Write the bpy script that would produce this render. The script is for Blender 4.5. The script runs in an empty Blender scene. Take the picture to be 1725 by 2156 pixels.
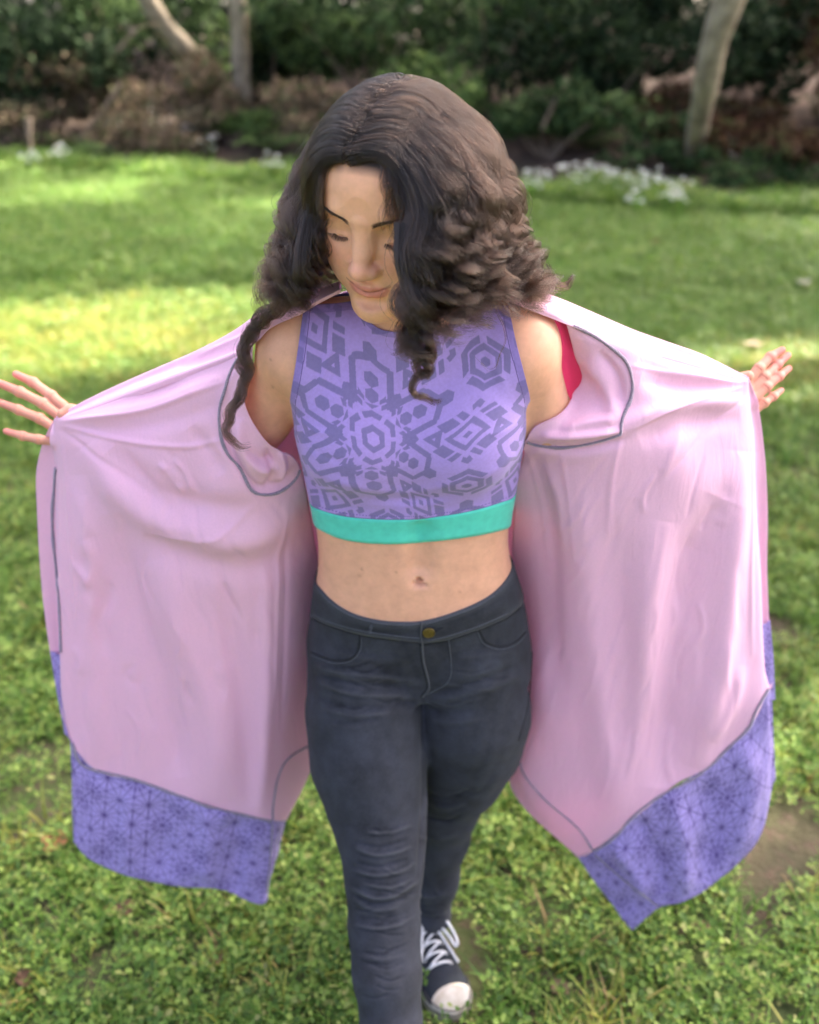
import bpy, math, random
import numpy as np
import openvdb as vdb
from mathutils import Vector, Matrix, Euler
from mathutils.bvhtree import BVHTree

random.seed(7)
rng = np.random.default_rng(7)
R = math.radians
scene = bpy.context.scene
COL = scene.collection

# ---------------------------------------------------------------- camera
CAM_Z, PITCH, FOC, CU, CV = 1.695, R(28.0), 1850.0, 862.5, 1078.0
cam_data = bpy.data.cameras.new('camera')
cam = bpy.data.objects.new('camera', cam_data)
COL.objects.link(cam)
cam.location = (0, 0, CAM_Z)
cam.rotation_euler = (R(90) - PITCH, 0, 0)
cam_data.sensor_fit = 'HORIZONTAL'
cam_data.sensor_width = 36.0
cam_data.lens = 36.0 * FOC / 1725.0
cam_data.clip_start = 0.05
cam_data.clip_end = 500.0
cam_data.dof.use_dof = True
cam_data.dof.focus_distance = 1.06
cam_data.dof.aperture_fstop = 3.1
cam_data.dof.aperture_blades = 0
scene.camera = cam

# ---------------------------------------------------------------- world, sun, exposure
SUN_ELEV, SUN_AZ = R(47.0), R(47.0)      # azimuth measured from +Y towards +X
SUN_DIR = Vector((math.sin(SUN_AZ) * math.cos(SUN_ELEV), math.cos(SUN_AZ) * math.cos(SUN_ELEV), math.sin(SUN_ELEV)))
world = bpy.data.worlds.new('World')
scene.world = world
world.use_nodes = True
wn = world.node_tree
bg = wn.nodes['Background']
sky = wn.nodes.new('ShaderNodeTexSky')
sky.sky_type = 'NISHITA'
sky.sun_disc = False
sky.sun_elevation = SUN_ELEV
sky.sun_rotation = SUN_AZ
sky.air_density = 0.45
sky.dust_density = 8.0
sky.ozone_density = 0.2
wn.links.new(sky.outputs[0], bg.inputs[0])
bg.inputs[1].default_value = 0.15

sun_data = bpy.data.lights.new('sun', 'SUN')
sun_data.energy = 4.4
sun_data.angle = R(0.6)
sun_data.color = (1.0, 0.93, 0.80)
sun = bpy.data.objects.new('sun', sun_data)
COL.objects.link(sun)
sun.rotation_euler = SUN_DIR.to_track_quat('Z', 'Y').to_euler()
sun.location = (8, 8, 20)

scene.view_settings.view_transform = 'Standard'
scene.view_settings.look = 'None'
scene.view_settings.gamma = 1.0
scene.view_settings.use_curve_mapping = False
scene.view_settings.exposure = 2.97
scene.render.engine = 'CYCLES'
scene.cycles.max_bounces = 8
scene.cycles.transparent_max_bounces = 8
scene.cycles.use_denoising = True
scene.cycles.sample_clamp_indirect = 6.0

# ---------------------------------------------------------------- geometry helpers
FWD = np.array([0, math.cos(PITCH), -math.sin(PITCH)])
UPV = np.array([0, math.sin(PITCH), math.cos(PITCH)])
CAM = np.array([0, 0, CAM_Z])

def ray(u, v):
    return np.array([(u - CU) / FOC, 0, 0]) + FWD + UPV * ((CV - v) / FOC)

def P(u, v, t):
    """A measured point of the photograph put at its own distance t (metres along the view axis)."""
    return CAM + ray(u, v) * t

def PY(u, v, y):
    d = ray(u, v)
    return CAM + d * (y / d[1])

def PZ(u, v, z):
    d = ray(u, v)
    return CAM + d * ((z - CAM_Z) / d[2])

def project(p):
    q = np.asarray(p) - CAM
    t = q @ FWD
    return np.stack([CU + FOC * q[..., 0] / t, CV - FOC * (q @ UPV) / t, t], -1)

def mesh_obj(name, verts, faces, mat=None, parent=None, smooth=True):
    me = bpy.data.meshes.new(name)
    verts = np.asarray(verts, dtype=np.float32)
    if isinstance(faces, np.ndarray):
        n, k = faces.shape
        me.vertices.add(len(verts))
        me.vertices.foreach_set('co', verts.ravel())
        me.loops.add(n * k)
        me.loops.foreach_set('vertex_index', faces.astype(np.int32).ravel())
        me.polygons.add(n)
        me.polygons.foreach_set('loop_start', np.arange(0, n * k, k, dtype=np.int32))
        me.polygons.foreach_set('loop_total', np.full(n, k, dtype=np.int32))
        me.update(calc_edges=True)
    else:
        me.from_pydata([tuple(v) for v in verts], [], [tuple(f) for f in faces])
        me.update()
    me.validate()
    if smooth:
        me.polygons.foreach_set('use_smooth', np.ones(len(me.polygons), dtype=bool))
    if mat is not None:
        me.materials.append(mat)
    o = bpy.data.objects.new(name, me)
    COL.objects.link(o)
    if parent is not None:
        o.parent = parent
        o.matrix_parent_inverse = parent_world(parent).inverted()
    return o

def parent_world(o):
    m = Matrix.LocRotScale(o.location, o.rotation_euler, o.scale)
    if o.parent:
        m = parent_world(o.parent) @ o.matrix_parent_inverse @ m
    return m

def set_color(o, rgb, name='tint'):
    """One colour per vertex (dye, print or complexion)."""
    me = o.data
    at = me.color_attributes.new(name, 'FLOAT_COLOR', 'POINT')
    c = np.ones((len(me.vertices), 4), dtype=np.float32)
    c[:, :3] = rgb
    at.data.foreach_set('color', c.ravel())

def verts_of(o):
    a = np.empty(len(o.data.vertices) * 3, dtype=np.float32)
    o.data.vertices.foreach_get('co', a)
    return a.reshape(-1, 3)

def empty(name, loc=(0, 0, 0), rz=0.0, label=None, cat=None, group=None):
    o = bpy.data.objects.new(name, None)
    COL.objects.link(o)
    o.location = loc
    o.rotation_euler = (0, 0, rz)
    o.empty_display_size = 0.2
    tag(o, label, cat, group)
    return o

def tag(o, label=None, cat=None, group=None, kind=None):
    if label: o['label'] = label
    if cat: o['category'] = cat
    if group: o['group'] = group
    if kind: o['kind'] = kind
    return o

def grid_faces(nu, nv, wrap=False):
    """Quads of a grid stored row by row: index = j * nu + i."""
    i = np.arange(nu if wrap else nu - 1)
    j = np.arange(nv - 1)
    I, J = np.meshgrid(i, j)
    I2 = (I + 1) % nu
    f = np.stack([J * nu + I, J * nu + I2, (J + 1) * nu + I2, (J + 1) * nu + I], -1)
    return f.reshape(-1, 4)

def spline(pts, n, closed=False):
    """Catmull-Rom through pts (k x d), n samples evenly spread by chord length."""
    p = np.asarray(pts, dtype=float)
    if len(p) == 2:
        s = np.linspace(0, 1, n)[:, None]
        return p[0] * (1 - s) + p[1] * s
    q = np.vstack([2 * p[0] - p[1], p, 2 * p[-1] - p[-2]])
    m = 24
    s = np.linspace(0, 1, m, endpoint=False)[:, None]
    out = []
    for a, b, c, d in zip(q[:-3], q[1:-2], q[2:-1], q[3:]):
        out.append(0.5 * (2 * b + (c - a) * s + (2 * a - 5 * b + 4 * c - d) * s ** 2 + (3 * b - a - 3 * c + d) * s ** 3))
    out = np.vstack(out + [p[-1:]])
    L = np.concatenate([[0], np.cumsum(np.linalg.norm(np.diff(out, axis=0), axis=1))])
    x = np.linspace(0, L[-1], n)
    return np.stack([np.interp(x, L, out[:, k]) for k in range(p.shape[1])], -1)

def cr_axis(g, n, axis):
    """Catmull-Rom resampling of a control array along an axis (uniform parameter)."""
    g = np.moveaxis(np.asarray(g, dtype=float), axis, 0)
    k = len(g)
    q = np.concatenate([2 * g[:1] - g[1:2], g, 2 * g[-1:] - g[-2:-1]])
    x = np.linspace(0, k - 1, n)
    i = np.minimum(x.astype(int), k - 2)
    s = (x - i).reshape(-1, *([1] * (g.ndim - 1)))
    a, b, c, d = q[i], q[i + 1], q[i + 2], q[i + 3]
    r = 0.5 * (2 * b + (c - a) * s + (2 * a - 5 * b + 4 * c - d) * s ** 2 + (3 * b - a - 3 * c + d) * s ** 3)
    return np.moveaxis(r, 0, axis)

def tube(pts, rad, sides=8, cap=True):
    """Swept tube: verts, faces (quads + end caps)."""
    pts = np.asarray(pts, dtype=float)
    n = len(pts)
    rad = np.broadcast_to(np.asarray(rad, dtype=float), (n,))
    tan = np.gradient(pts, axis=0)
    tan /= np.linalg.norm(tan, axis=1)[:, None] + 1e-9
    ref = np.array([0, 0, 1.0]) if abs(tan[0, 2]) < 0.9 else np.array([1.0, 0, 0])
    nrm = np.cross(tan[0], ref); nrm /= np.linalg.norm(nrm)
    V = []
    for i in range(n):
        nrm = nrm - tan[i] * (nrm @ tan[i]); nrm /= np.linalg.norm(nrm) + 1e-9
        b = np.cross(tan[i], nrm)
        for k in range(sides):
            a = 2 * math.pi * k / sides
            V.append(pts[i] + rad[i] * (math.cos(a) * nrm + math.sin(a) * b))
    F = [tuple(f) for f in grid_faces(sides, n, wrap=True)]
    if cap:
        F.append(tuple(range(sides))[::-1])
        F.append(tuple(range((n - 1) * sides, n * sides)))
    return V, F

class MB:
    """Collects pieces that belong to one part and links them as one mesh."""
    def __init__(s): s.v, s.f = [], []
    def add(s, V, F):
        o = len(s.v)
        s.v.extend([tuple(map(float, v)) for v in V])
        s.f.extend([tuple(int(i) + o for i in f) for f in F])
        return s
    def tube(s, pts, rad, sides=8): return s.add(*tube(pts, rad, sides))
    def build(s, name, mat, parent=None, smooth=True): return mesh_obj(name, s.v, s.f, mat, parent, smooth)

# ---------------------------------------------------------------- signed distance sculpting
def smin(a, b, k):
    if k <= 0: return np.minimum(a, b)
    h = np.clip(0.5 + 0.5 * (b - a) / k, 0, 1)
    return b + (a - b) * h - k * h * (1 - h)

class Field:
    def __init__(s, lo, hi, h):
        s.lo = np.array(lo, dtype=float); s.h = h
        n = np.ceil((np.array(hi) - s.lo) / h).astype(int) + 1
        s.ax = [(s.lo[i] + h * np.arange(n[i])).astype(np.float32) for i in range(3)]
        s.D = np.full(n, 0.2, dtype=np.float32)
    def part(s, lo, hi):
        sl = tuple(slice(max(0, np.searchsorted(s.ax[i], lo[i])), max(1, np.searchsorted(s.ax[i], hi[i]))) for i in range(3))
        return sl, s.ax[0][sl[0]][:, None, None], s.ax[1][sl[1]][None, :, None], s.ax[2][sl[2]][None, None, :]
    def op(s, fn, lo, hi, k, mode='add'):
        sl, x, y, z = s.part(lo, hi)
        if s.D[sl].size == 0: return
        d = fn(x, y, z)
        if mode == 'add': s.D[sl] = smin(s.D[sl], d, k)
        elif mode == 'cut': s.D[sl] = -smin(-s.D[sl], d, k)
    def ell(s, c, r, k=0.01, mode='add', rot=None):
        c = np.array(c, dtype=float); r = np.array(r, dtype=float)
        m = r.max() + 3 * k + 4 * s.h + 0.004
        M = None if rot is None else np.array(Euler(rot).to_matrix()).T
        def f(x, y, z):
            x, y, z = x - c[0], y - c[1], z - c[2]
            if M is not None:
                x, y, z = (M[0, 0] * x + M[0, 1] * y + M[0, 2] * z, M[1, 0] * x + M[1, 1] * y + M[1, 2] * z, M[2, 0] * x + M[2, 1] * y + M[2, 2] * z)
            k0 = np.sqrt((x / r[0]) ** 2 + (y / r[1]) ** 2 + (z / r[2]) ** 2)
            k1 = np.sqrt((x / r[0] ** 2) ** 2 + (y / r[1] ** 2) ** 2 + (z / r[2] ** 2) ** 2) + 1e-6
            return k0 * (k0 - 1) / k1
        s.op(f, c - m, c + m, k, mode)
    def cone(s, a, b, ra, rb, k=0.01, mode='add', flat=None):
        a = np.array(a, dtype=float); b = np.array(b, dtype=float); ba = b - a; L = ba @ ba + 1e-12
        m = max(ra, rb) + 3 * k + 4 * s.h + 0.004
        def f(x, y, z):
            x, y, z = x - a[0], y - a[1], z - a[2]
            h = np.clip((x * ba[0] + y * ba[1] + z * ba[2]) / L, 0, 1)
            return np.sqrt((x - h * ba[0]) ** 2 + (y - h * ba[1]) ** 2 + (z - h * ba[2]) ** 2) - (ra + (rb - ra) * h)
        s.op(f, np.minimum(a, b) - m, np.maximum(a, b) + m, k, mode)
    def chain(s, pts, rads, k=0.004, mode='add'):
        for a, b, ra, rb in zip(pts[:-1], pts[1:], rads[:-1], rads[1:]):
            s.cone(a, b, ra, rb, k, mode)
    def mesh(s):
        g = vdb.FloatGrid(); g.background = 0.2
        g.copyFromArray(np.clip(s.D, -6 * s.h, 6 * s.h))
        pts, quads = g.convertToQuads(0.0)
        pts = pts * s.h + s.lo
        return pts.astype(np.float64), quads.astype(np.int64)

def compact(pts, faces, keep):
    """Drop vertices where keep is False together with their faces."""
    fk = keep[faces].all(1)
    f = faces[fk]
    used = np.zeros(len(pts), bool); used[f.ravel()] = True
    ix = np.cumsum(used) - 1
    return pts[used], ix[f]

# ---------------------------------------------------------------- material helpers
def new_mat(name):
    m = bpy.data.materials.new(name)
    m.use_nodes = True
    nt = m.node_tree
    return m, nt, nt.nodes['Principled BSDF']

def N(nt, typ, **kw):
    n = nt.nodes.new(typ)
    for k, v in kw.items():
        setattr(n, k, v)
    return n

def noise_bump(nt, bsdf, scale, strength, dist=0.001, detail=4, coord='Object', stretch=None):
    tc = N(nt, 'ShaderNodeTexCoord'); nz = N(nt, 'ShaderNodeTexNoise'); bp = N(nt, 'ShaderNodeBump')
    nz.inputs['Scale'].default_value = scale; nz.inputs['Detail'].default_value = detail
    bp.inputs['Strength'].default_value = strength; bp.inputs['Distance'].default_value = dist
    src = tc.outputs[coord]
    if stretch:
        mp = N(nt, 'ShaderNodeMapping'); mp.inputs['Scale'].default_value = stretch
        nt.links.new(src, mp.inputs[0]); src = mp.outputs[0]
    nt.links.new(src, nz.inputs['Vector']); nt.links.new(nz.outputs[0], bp.inputs['Height'])
    nt.links.new(bp.outputs[0], bsdf.inputs['Normal'])
    return nz, bp

def simple_mat(name, col, rough=0.6, var=0.0, scale=30.0, sheen=0.0, trans=0.0, attr=None, bump=None, spec=0.5, col2=None):
    """Principled material: base colour (or a vertex tint) with procedural variation, optional sheen, translucency and fine relief."""
    m, nt, b = new_mat(name)
    b.inputs['Roughness'].default_value = rough
    b.inputs['Specular IOR Level'].default_value = spec
    if sheen:
        b.inputs['Sheen Weight'].default_value = sheen
        b.inputs['Sheen Roughness'].default_value = 0.4
    if attr:
        a = N(nt, 'ShaderNodeAttribute', attribute_name=attr); src = a.outputs['Color']
    else:
        rgb = N(nt, 'ShaderNodeRGB'); rgb.outputs[0].default_value = (*col, 1); src = rgb.outputs[0]
    if var:
        tc = N(nt, 'ShaderNodeTexCoord'); nz = N(nt, 'ShaderNodeTexNoise')
        nz.inputs['Scale'].default_value = scale; nz.inputs['Detail'].default_value = 5
        nt.links.new(tc.outputs['Object'], nz.inputs['Vector'])
        mx = N(nt, 'ShaderNodeMix', data_type='RGBA')
        c2 = col2 if col2 is not None else tuple(max(0, c * (1 - var)) for c in col)
        if attr:
            hs = N(nt, 'ShaderNodeHueSaturation'); hs.inputs['Value'].default_value = 1 - var
            nt.links.new(src, hs.inputs['Color']); nt.links.new(hs.outputs[0], mx.inputs['B'])
        else:
            mx.inputs['B'].default_value = (*c2, 1)
        mr = N(nt, 'ShaderNodeMapRange'); mr.inputs['From Min'].default_value = 0.35; mr.inputs['From Max'].default_value = 0.68
        nt.links.new(nz.outputs[0], mr.inputs['Value']); nt.links.new(mr.outputs[0], mx.inputs['Factor'])
        nt.links.new(src, mx.inputs['A']); src = mx.outputs['Result']
    nt.links.new(src, b.inputs['Base Color'])
    if bump:
        noise_bump(nt, b, *bump)
    if trans:
        out = nt.nodes['Material Output']; ms = N(nt, 'ShaderNodeMixShader'); tr = N(nt, 'ShaderNodeBsdfTranslucent')
        ms.inputs[0].default_value = trans
        nt.links.new(src, tr.inputs[0]); nt.links.new(b.outputs[0], ms.inputs[1]); nt.links.new(tr.outputs[0], ms.inputs[2])
        nt.links.new(ms.outputs[0], out.inputs['Surface'])
    return m
# ================================================================ SETTING: ground, lawn, woodland edge
def edge_y(x): return 12.7 - 0.46 * np.clip(x, -9, 9)
def ground_z(x, y):
    x = np.asarray(x, dtype=float); y = np.asarray(y, dtype=float)
    d = np.clip(y - edge_y(x), 0, 14)
    bank = 0.22 * d * (1 - np.exp(-d / 1.5)) * (1 - d / 40)
    return bank + 0.012 * np.sin(x * 2.1 + 1) * np.sin(y * 1.7) + np.clip(np.abs(y) + np.abs(x) - 4, 0, 6) / 6 * 0.03 * np.sin(x * 0.7 + y * 0.5)

gx = np.concatenate([-np.geomspace(160, 8.2, 16), np.linspace(-8, 8, 161), np.geomspace(8.2, 160, 16)])
gy = np.concatenate([-np.geomspace(160, 3.2, 14), np.linspace(-3, 24, 200), np.geomspace(24.3, 220, 16)])
GX, GY = np.meshgrid(gx, gy)
GZ = ground_z(GX, GY)
gv = np.stack([GX, GY, GZ], -1).reshape(-1, 3)
ground_mat, nt, b = new_mat('lawn_soil')
at = N(nt, 'ShaderNodeAttribute', attribute_name='litter')
tc = N(nt, 'ShaderNodeTexCoord')
def nzt(scale, det=6, rough=0.6):
    n = N(nt, 'ShaderNodeTexNoise'); n.inputs['Scale'].default_value = scale; n.inputs['Detail'].default_value = det; n.inputs['Roughness'].default_value = rough
    nt.links.new(tc.outputs['Object'], n.inputs['Vector']); return n
def ramp(src, stops):
    r = N(nt, 'ShaderNodeValToRGB')
    while len(r.color_ramp.elements) < len(stops): r.color_ramp.elements.new(0.5)
    for e, (p, c) in zip(r.color_ramp.elements, stops): e.position = p; e.color = (*c, 1)
    nt.links.new(src, r.inputs[0]); return r
lawn = ramp(nzt(1.3).outputs[0], [(0.30, (0.028, 0.040, 0.012)), (0.5, (0.055, 0.075, 0.018)), (0.72, (0.10, 0.105, 0.035))])
soil = ramp(nzt(9).outputs[0], [(0.3, (0.045, 0.032, 0.020)), (0.7, (0.15, 0.105, 0.065))])
sm = ramp(nzt(26).outputs[0], [(0.50, (0, 0, 0)), (0.62, (1, 1, 1))])
m1 = N(nt, 'ShaderNodeMix', data_type='RGBA'); nt.links.new(sm.outputs[0], m1.inputs['Factor']); nt.links.new(lawn.outputs[0], m1.inputs['A']); nt.links.new(soil.outputs[0], m1.inputs['B'])
lit = ramp(nzt(5).outputs[0], [(0.25, (0.030, 0.018, 0.012)), (0.5, (0.075, 0.045, 0.030)), (0.75, (0.135, 0.085, 0.058))])
m2 = N(nt, 'ShaderNodeMix', data_type='RGBA'); nt.links.new(at.outputs['Fac'], m2.inputs['Factor']); nt.links.new(m1.outputs['Result'], m2.inputs['A']); nt.links.new(lit.outputs[0], m2.inputs['B'])
nt.links.new(m2.outputs['Result'], b.inputs['Base Color']); b.inputs['Roughness'].default_value = 0.95
bp = N(nt, 'ShaderNodeBump'); bp.inputs['Strength'].default_value = 0.8; bp.inputs['Distance'].default_value = 0.02
nt.links.new(nzt(40).outputs[0], bp.inputs['Height']); nt.links.new(bp.outputs[0], b.inputs['Normal'])
ground = mesh_obj('ground', gv, grid_faces(len(gx), len(gy)), ground_mat)
tag(ground, kind='structure')
lt = ground.data.attributes.new('litter', 'FLOAT', 'POINT')
BARE = [(PZ(1650, 1815, 0), 0.11), (PZ(1690, 1770, 0), 0.12), (PZ(1600, 1840, 0), 0.07), (PZ(240, 2045, 0), 0.035), (PZ(330, 2120, 0), 0.03), (PZ(1640, 1330, 0), 0.10), (PZ(215, 2110, 0), 0.025)]
lv = np.clip((gv[:, 1] - edge_y(gv[:, 0]) + 0.5 * np.sin(gv[:, 0] * 3)) / 1.0, 0, 1)
for c_, r_ in BARE: lv = np.maximum(lv, np.clip(1.6 - np.hypot(gv[:, 0] - c_[0], gv[:, 1] - c_[1]) / (r_ * 0.9), 0, 0.6 if r_ > 0.05 else 0.2))
lt.data.foreach_set('value', lv.astype(np.float32))

# ---- leaf materials
def leaf_mat(name, stops, trans=0.35, rough=0.5):
    m, nt, b = new_mat(name)
    oi = N(nt, 'ShaderNodeObjectInfo'); ge = N(nt, 'ShaderNodeNewGeometry')
    ad = N(nt, 'ShaderNodeMath', operation='ADD'); fr = N(nt, 'ShaderNodeMath', operation='FRACT')
    nt.links.new(oi.outputs['Random'], ad.inputs[0]); nt.links.new(ge.outputs['Random Per Island'], ad.inputs[1]); nt.links.new(ad.outputs[0], fr.inputs[0])
    r = N(nt, 'ShaderNodeValToRGB')
    while len(r.color_ramp.elements) < len(stops): r.color_ramp.elements.new(0.5)
    for e, (p, c) in zip(r.color_ramp.elements, stops): e.position = p; e.color = (*c, 1)
    nt.links.new(fr.outputs[0], r.inputs[0]); nt.links.new(r.outputs[0], b.inputs['Base Color'])
    b.inputs['Roughness'].default_value = rough; b.inputs['Specular IOR Level'].default_value = 0.3 if rough < 0.7 else 0.08
    tr = N(nt, 'ShaderNodeBsdfTranslucent'); ms = N(nt, 'ShaderNodeMixShader'); ms.inputs[0].default_value = trans
    nt.links.new(r.outputs[0], tr.inputs[0]); nt.links.new(b.outputs[0], ms.inputs[1]); nt.links.new(tr.outputs[0], ms.inputs[2])
    nt.links.new(ms.outputs[0], nt.nodes['Material Output'].inputs['Surface'])
    return m
grass_mat = leaf_mat('grass_blade', [(0.0, (0.045, 0.110, 0.016)), (0.45, (0.110, 0.235, 0.030)), (0.8, (0.180, 0.325, 0.050)), (1.0, (0.27, 0.33, 0.08))])
dry_sunlit_grass_mat = leaf_mat('dry_sunlit_grass_blade', [(0.0, (0.16, 0.20, 0.03)), (0.5, (0.30, 0.32, 0.05)), (0.85, (0.38, 0.36, 0.09)), (1.0, (0.34, 0.22, 0.10))])
clover_mat = leaf_mat('groundcover_leaf', [(0.0, (0.050, 0.105, 0.020)), (0.5, (0.140, 0.245, 0.042)), (0.85, (0.27, 0.37, 0.075)), (1.0, (0.29, 0.29, 0.10))])
bush_mats = {
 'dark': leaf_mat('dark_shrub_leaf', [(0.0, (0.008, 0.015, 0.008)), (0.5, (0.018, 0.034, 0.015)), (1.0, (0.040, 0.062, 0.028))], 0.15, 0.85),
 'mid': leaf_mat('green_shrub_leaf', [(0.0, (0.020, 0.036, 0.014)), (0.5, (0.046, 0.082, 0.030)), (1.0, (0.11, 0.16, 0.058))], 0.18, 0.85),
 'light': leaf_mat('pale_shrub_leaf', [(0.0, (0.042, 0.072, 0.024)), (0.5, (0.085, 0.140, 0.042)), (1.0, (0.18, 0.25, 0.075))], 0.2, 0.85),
 'dry': leaf_mat('dry_brush_leaf', [(0.0, (0.06, 0.042, 0.028)), (0.3, (0.13, 0.09, 0.06)), (0.5, (0.22, 0.155, 0.105)), (0.62, (0.055, 0.085, 0.03)), (1.0, (0.24, 0.17, 0.12))], 0.15, 0.85),
 'rust': leaf_mat('rusty_brush_leaf', [(0.0, (0.030, 0.016, 0.010)), (0.5, (0.075, 0.035, 0.020)), (0.85, (0.05, 0.06, 0.02)), (1.0, (0.13, 0.065, 0.035))], 0.15, 0.85)}
def bark(name, c1, c2):
    m = simple_mat(name, c1, rough=0.9, var=0.5, scale=7, col2=c2, bump=(14, 0.8, 0.03, 6))
    return m
bark_pale = bark('pale_bark', (0.33, 0.27, 0.19), (0.15, 0.115, 0.075))
bark_brown = bark('brown_bark', (0.105, 0.068, 0.045), (0.040, 0.026, 0.018))
bark_red = bark('reddish_bark', (0.095, 0.046, 0.028), (0.035, 0.018, 0.012))
twig_mat = bark('dry_twig', (0.20, 0.145, 0.105), (0.085, 0.058, 0.040))

# ---- lawn plants: a few tufts, instanced over the lawn as one uncountable cover
src = bpy.data.collections.new('lawn_plants')
def tuft(seed, n, hgt, spread, wid):
    r0 = np.random.default_rng(seed); V, F = [], []
    for i in range(n):
        a = r0.random() * 6.283; r = spread * math.sqrt(r0.random()); x, y = r * math.cos(a), r * math.sin(a)
        d = r0.random() * 6.283; h = hgt * (0.5 + 0.8 * r0.random()); bend = h * (0.3 + 0.9 * r0.random()); w = wid * (0.6 + 0.7 * r0.random())
        dx, dy = math.cos(d), math.sin(d); o = len(V)
        for s in (0, 0.45, 0.8, 1.0):
            cx, cy, cz = x + dx * bend * s * s, y + dy * bend * s * s, h * (s - 0.25 * s * s * bend / h)
            ww = w * (1 - s ** 2.2) * 0.5 + 0.0003
            V += [(cx - dy * ww, cy + dx * ww, cz), (cx + dy * ww, cy - dx * ww, cz)]
        F += [(o, o + 1, o + 3, o + 2), (o + 2, o + 3, o + 5, o + 4), (o + 4, o + 5, o + 7, o + 6)]
    return V, F
def clover(seed, n, hgt, spread, rad):
    r0 = np.random.default_rng(seed); V, F = [], []
    for i in range(n):
        a = r0.random() * 6.283; r = spread * math.sqrt(r0.random()); c = np.array([r * math.cos(a), r * math.sin(a), hgt * (0.35 + 0.75 * r0.random())])
        tilt = Euler((r0.normal(0, 0.45), r0.normal(0, 0.45), r0.random() * 6.28)).to_matrix(); k = 3 if r0.random() < 0.6 else 2
        R0 = rad * (0.6 + 0.7 * r0.random())
        for j in range(k):
            q = j * 6.283 / k; o = len(V)
            for (px, py, pz) in ((0.1, 0, 0), (0.7, 0.52, 0.12), (1.35, 0.50, 0.16), (1.75, 0, 0.02), (1.35, -0.50, 0.16), (0.7, -0.52, 0.12)):
                xx, yy = px * math.cos(q) - py * math.sin(q), px * math.sin(q) + py * math.cos(q)
                V.append(tuple(c + np.array(tilt @ Vector((xx * R0, yy * R0, pz * R0)))))
            F += [(o, o + 1, o + 2, o + 3), (o, o + 3, o + 4, o + 5)]
    return V, F
kinds = []
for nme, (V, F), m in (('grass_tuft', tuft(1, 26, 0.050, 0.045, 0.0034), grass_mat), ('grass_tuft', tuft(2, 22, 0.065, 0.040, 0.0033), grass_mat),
                       ('dry_sunlit_tuft', tuft(9, 20, 0.060, 0.045, 0.0042), dry_sunlit_grass_mat), ('clover_patch', clover(3, 26, 0.042, 0.055, 0.0066), clover_mat), ('clover_patch', clover(4, 20, 0.055, 0.050, 0.0085), clover_mat), ('clover_patch', clover(5, 34, 0.030, 0.060, 0.0054), clover_mat)):
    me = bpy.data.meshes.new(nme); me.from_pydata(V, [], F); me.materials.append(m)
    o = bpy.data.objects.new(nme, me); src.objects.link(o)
pts, idx, scl = [], [], []
grng = np.random.default_rng(11)
def patchy(x, y): return 0.5 + 0.25 * math.sin(x * 2.3 + 1.7 * math.sin(y * 1.9)) + 0.25 * math.sin(y * 3.1 + 1.3 * math.sin(x * 2.7))
y = 0.2
zones = [(0.2, 3.2, 900), (3.2, 6.0, 620), (6.0, 9.5, 330), (9.5, 19, 230)]
for y0, y1, dens in zones:
    w = 0.52 * y1 + 4.0
    n = int(dens * (y1 - y0) * 2 * w)
    xs, ys_ = grng.uniform(-w, w, n), grng.uniform(y0, y1, n)
    ok = (ys_ < edge_y(xs) + 0.5 * np.sin(xs * 3) + 0.2) & (np.abs(xs) < 0.52 * ys_ + 4.0)
    for x, yy in zip(xs[ok], ys_[ok]):
        if any((x - c[0]) ** 2 + (yy - c[1]) ** 2 < r * r * (0.6 + 0.8 * grng.random()) for c, r in BARE): continue
        p = patchy(x, yy)
        if yy < 4 and grng.random() > 0.40 + 0.75 * p: continue
        near = yy < 3.6
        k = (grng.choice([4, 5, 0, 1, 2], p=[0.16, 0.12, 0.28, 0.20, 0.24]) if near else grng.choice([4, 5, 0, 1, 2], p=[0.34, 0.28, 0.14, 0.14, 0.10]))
        s = (0.75 + 0.5 * grng.random()) * (1 if near else (1.25 if yy < 7 else 1.7))
        if yy > edge_y(x) - 1.1: s *= 1.9
        if grng.random() < (0.07 if near else 0.0) + 0.66 * max(math.exp(-((x + 2.1) / 1.5) ** 2 - ((yy - 5.5) / 0.85) ** 2), math.exp(-((x - 2.3) / 0.6) ** 2 - ((yy - 4.9) / 0.5) ** 2)): k = 3  # dry bits nearby; extra yellow tufts put sunlit colour into the lawn's sun patches
        if abs(x - 0.085) < 0.075 and 1.00 < yy < 1.32: continue
        pts.append((x, yy, float(ground_z(x, yy)))); idx.append(k); scl.append(s)
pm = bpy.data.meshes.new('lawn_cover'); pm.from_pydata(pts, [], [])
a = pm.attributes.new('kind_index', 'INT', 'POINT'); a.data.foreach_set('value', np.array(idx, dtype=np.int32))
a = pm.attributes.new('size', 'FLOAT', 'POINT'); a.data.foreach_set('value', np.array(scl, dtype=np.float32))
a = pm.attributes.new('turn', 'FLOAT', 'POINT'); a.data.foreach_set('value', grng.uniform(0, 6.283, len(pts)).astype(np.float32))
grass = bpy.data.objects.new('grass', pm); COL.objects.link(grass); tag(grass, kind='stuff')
ng = bpy.data.node_groups.new('scatter', 'GeometryNodeTree')
ng.interface.new_socket('Geometry', in_out='INPUT', socket_type='NodeSocketGeometry'); ng.interface.new_socket('Geometry', in_out='OUTPUT', socket_type='NodeSocketGeometry')
gi = ng.nodes.new('NodeGroupInput'); go = ng.nodes.new('NodeGroupOutput')
m2p = ng.nodes.new('GeometryNodeMeshToPoints'); iop = ng.nodes.new('GeometryNodeInstanceOnPoints'); cin = ng.nodes.new('GeometryNodeCollectionInfo')
cin.inputs['Collection'].default_value = src; cin.inputs['Separate Children'].default_value = True; cin.inputs['Reset Children'].default_value = True
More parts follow.
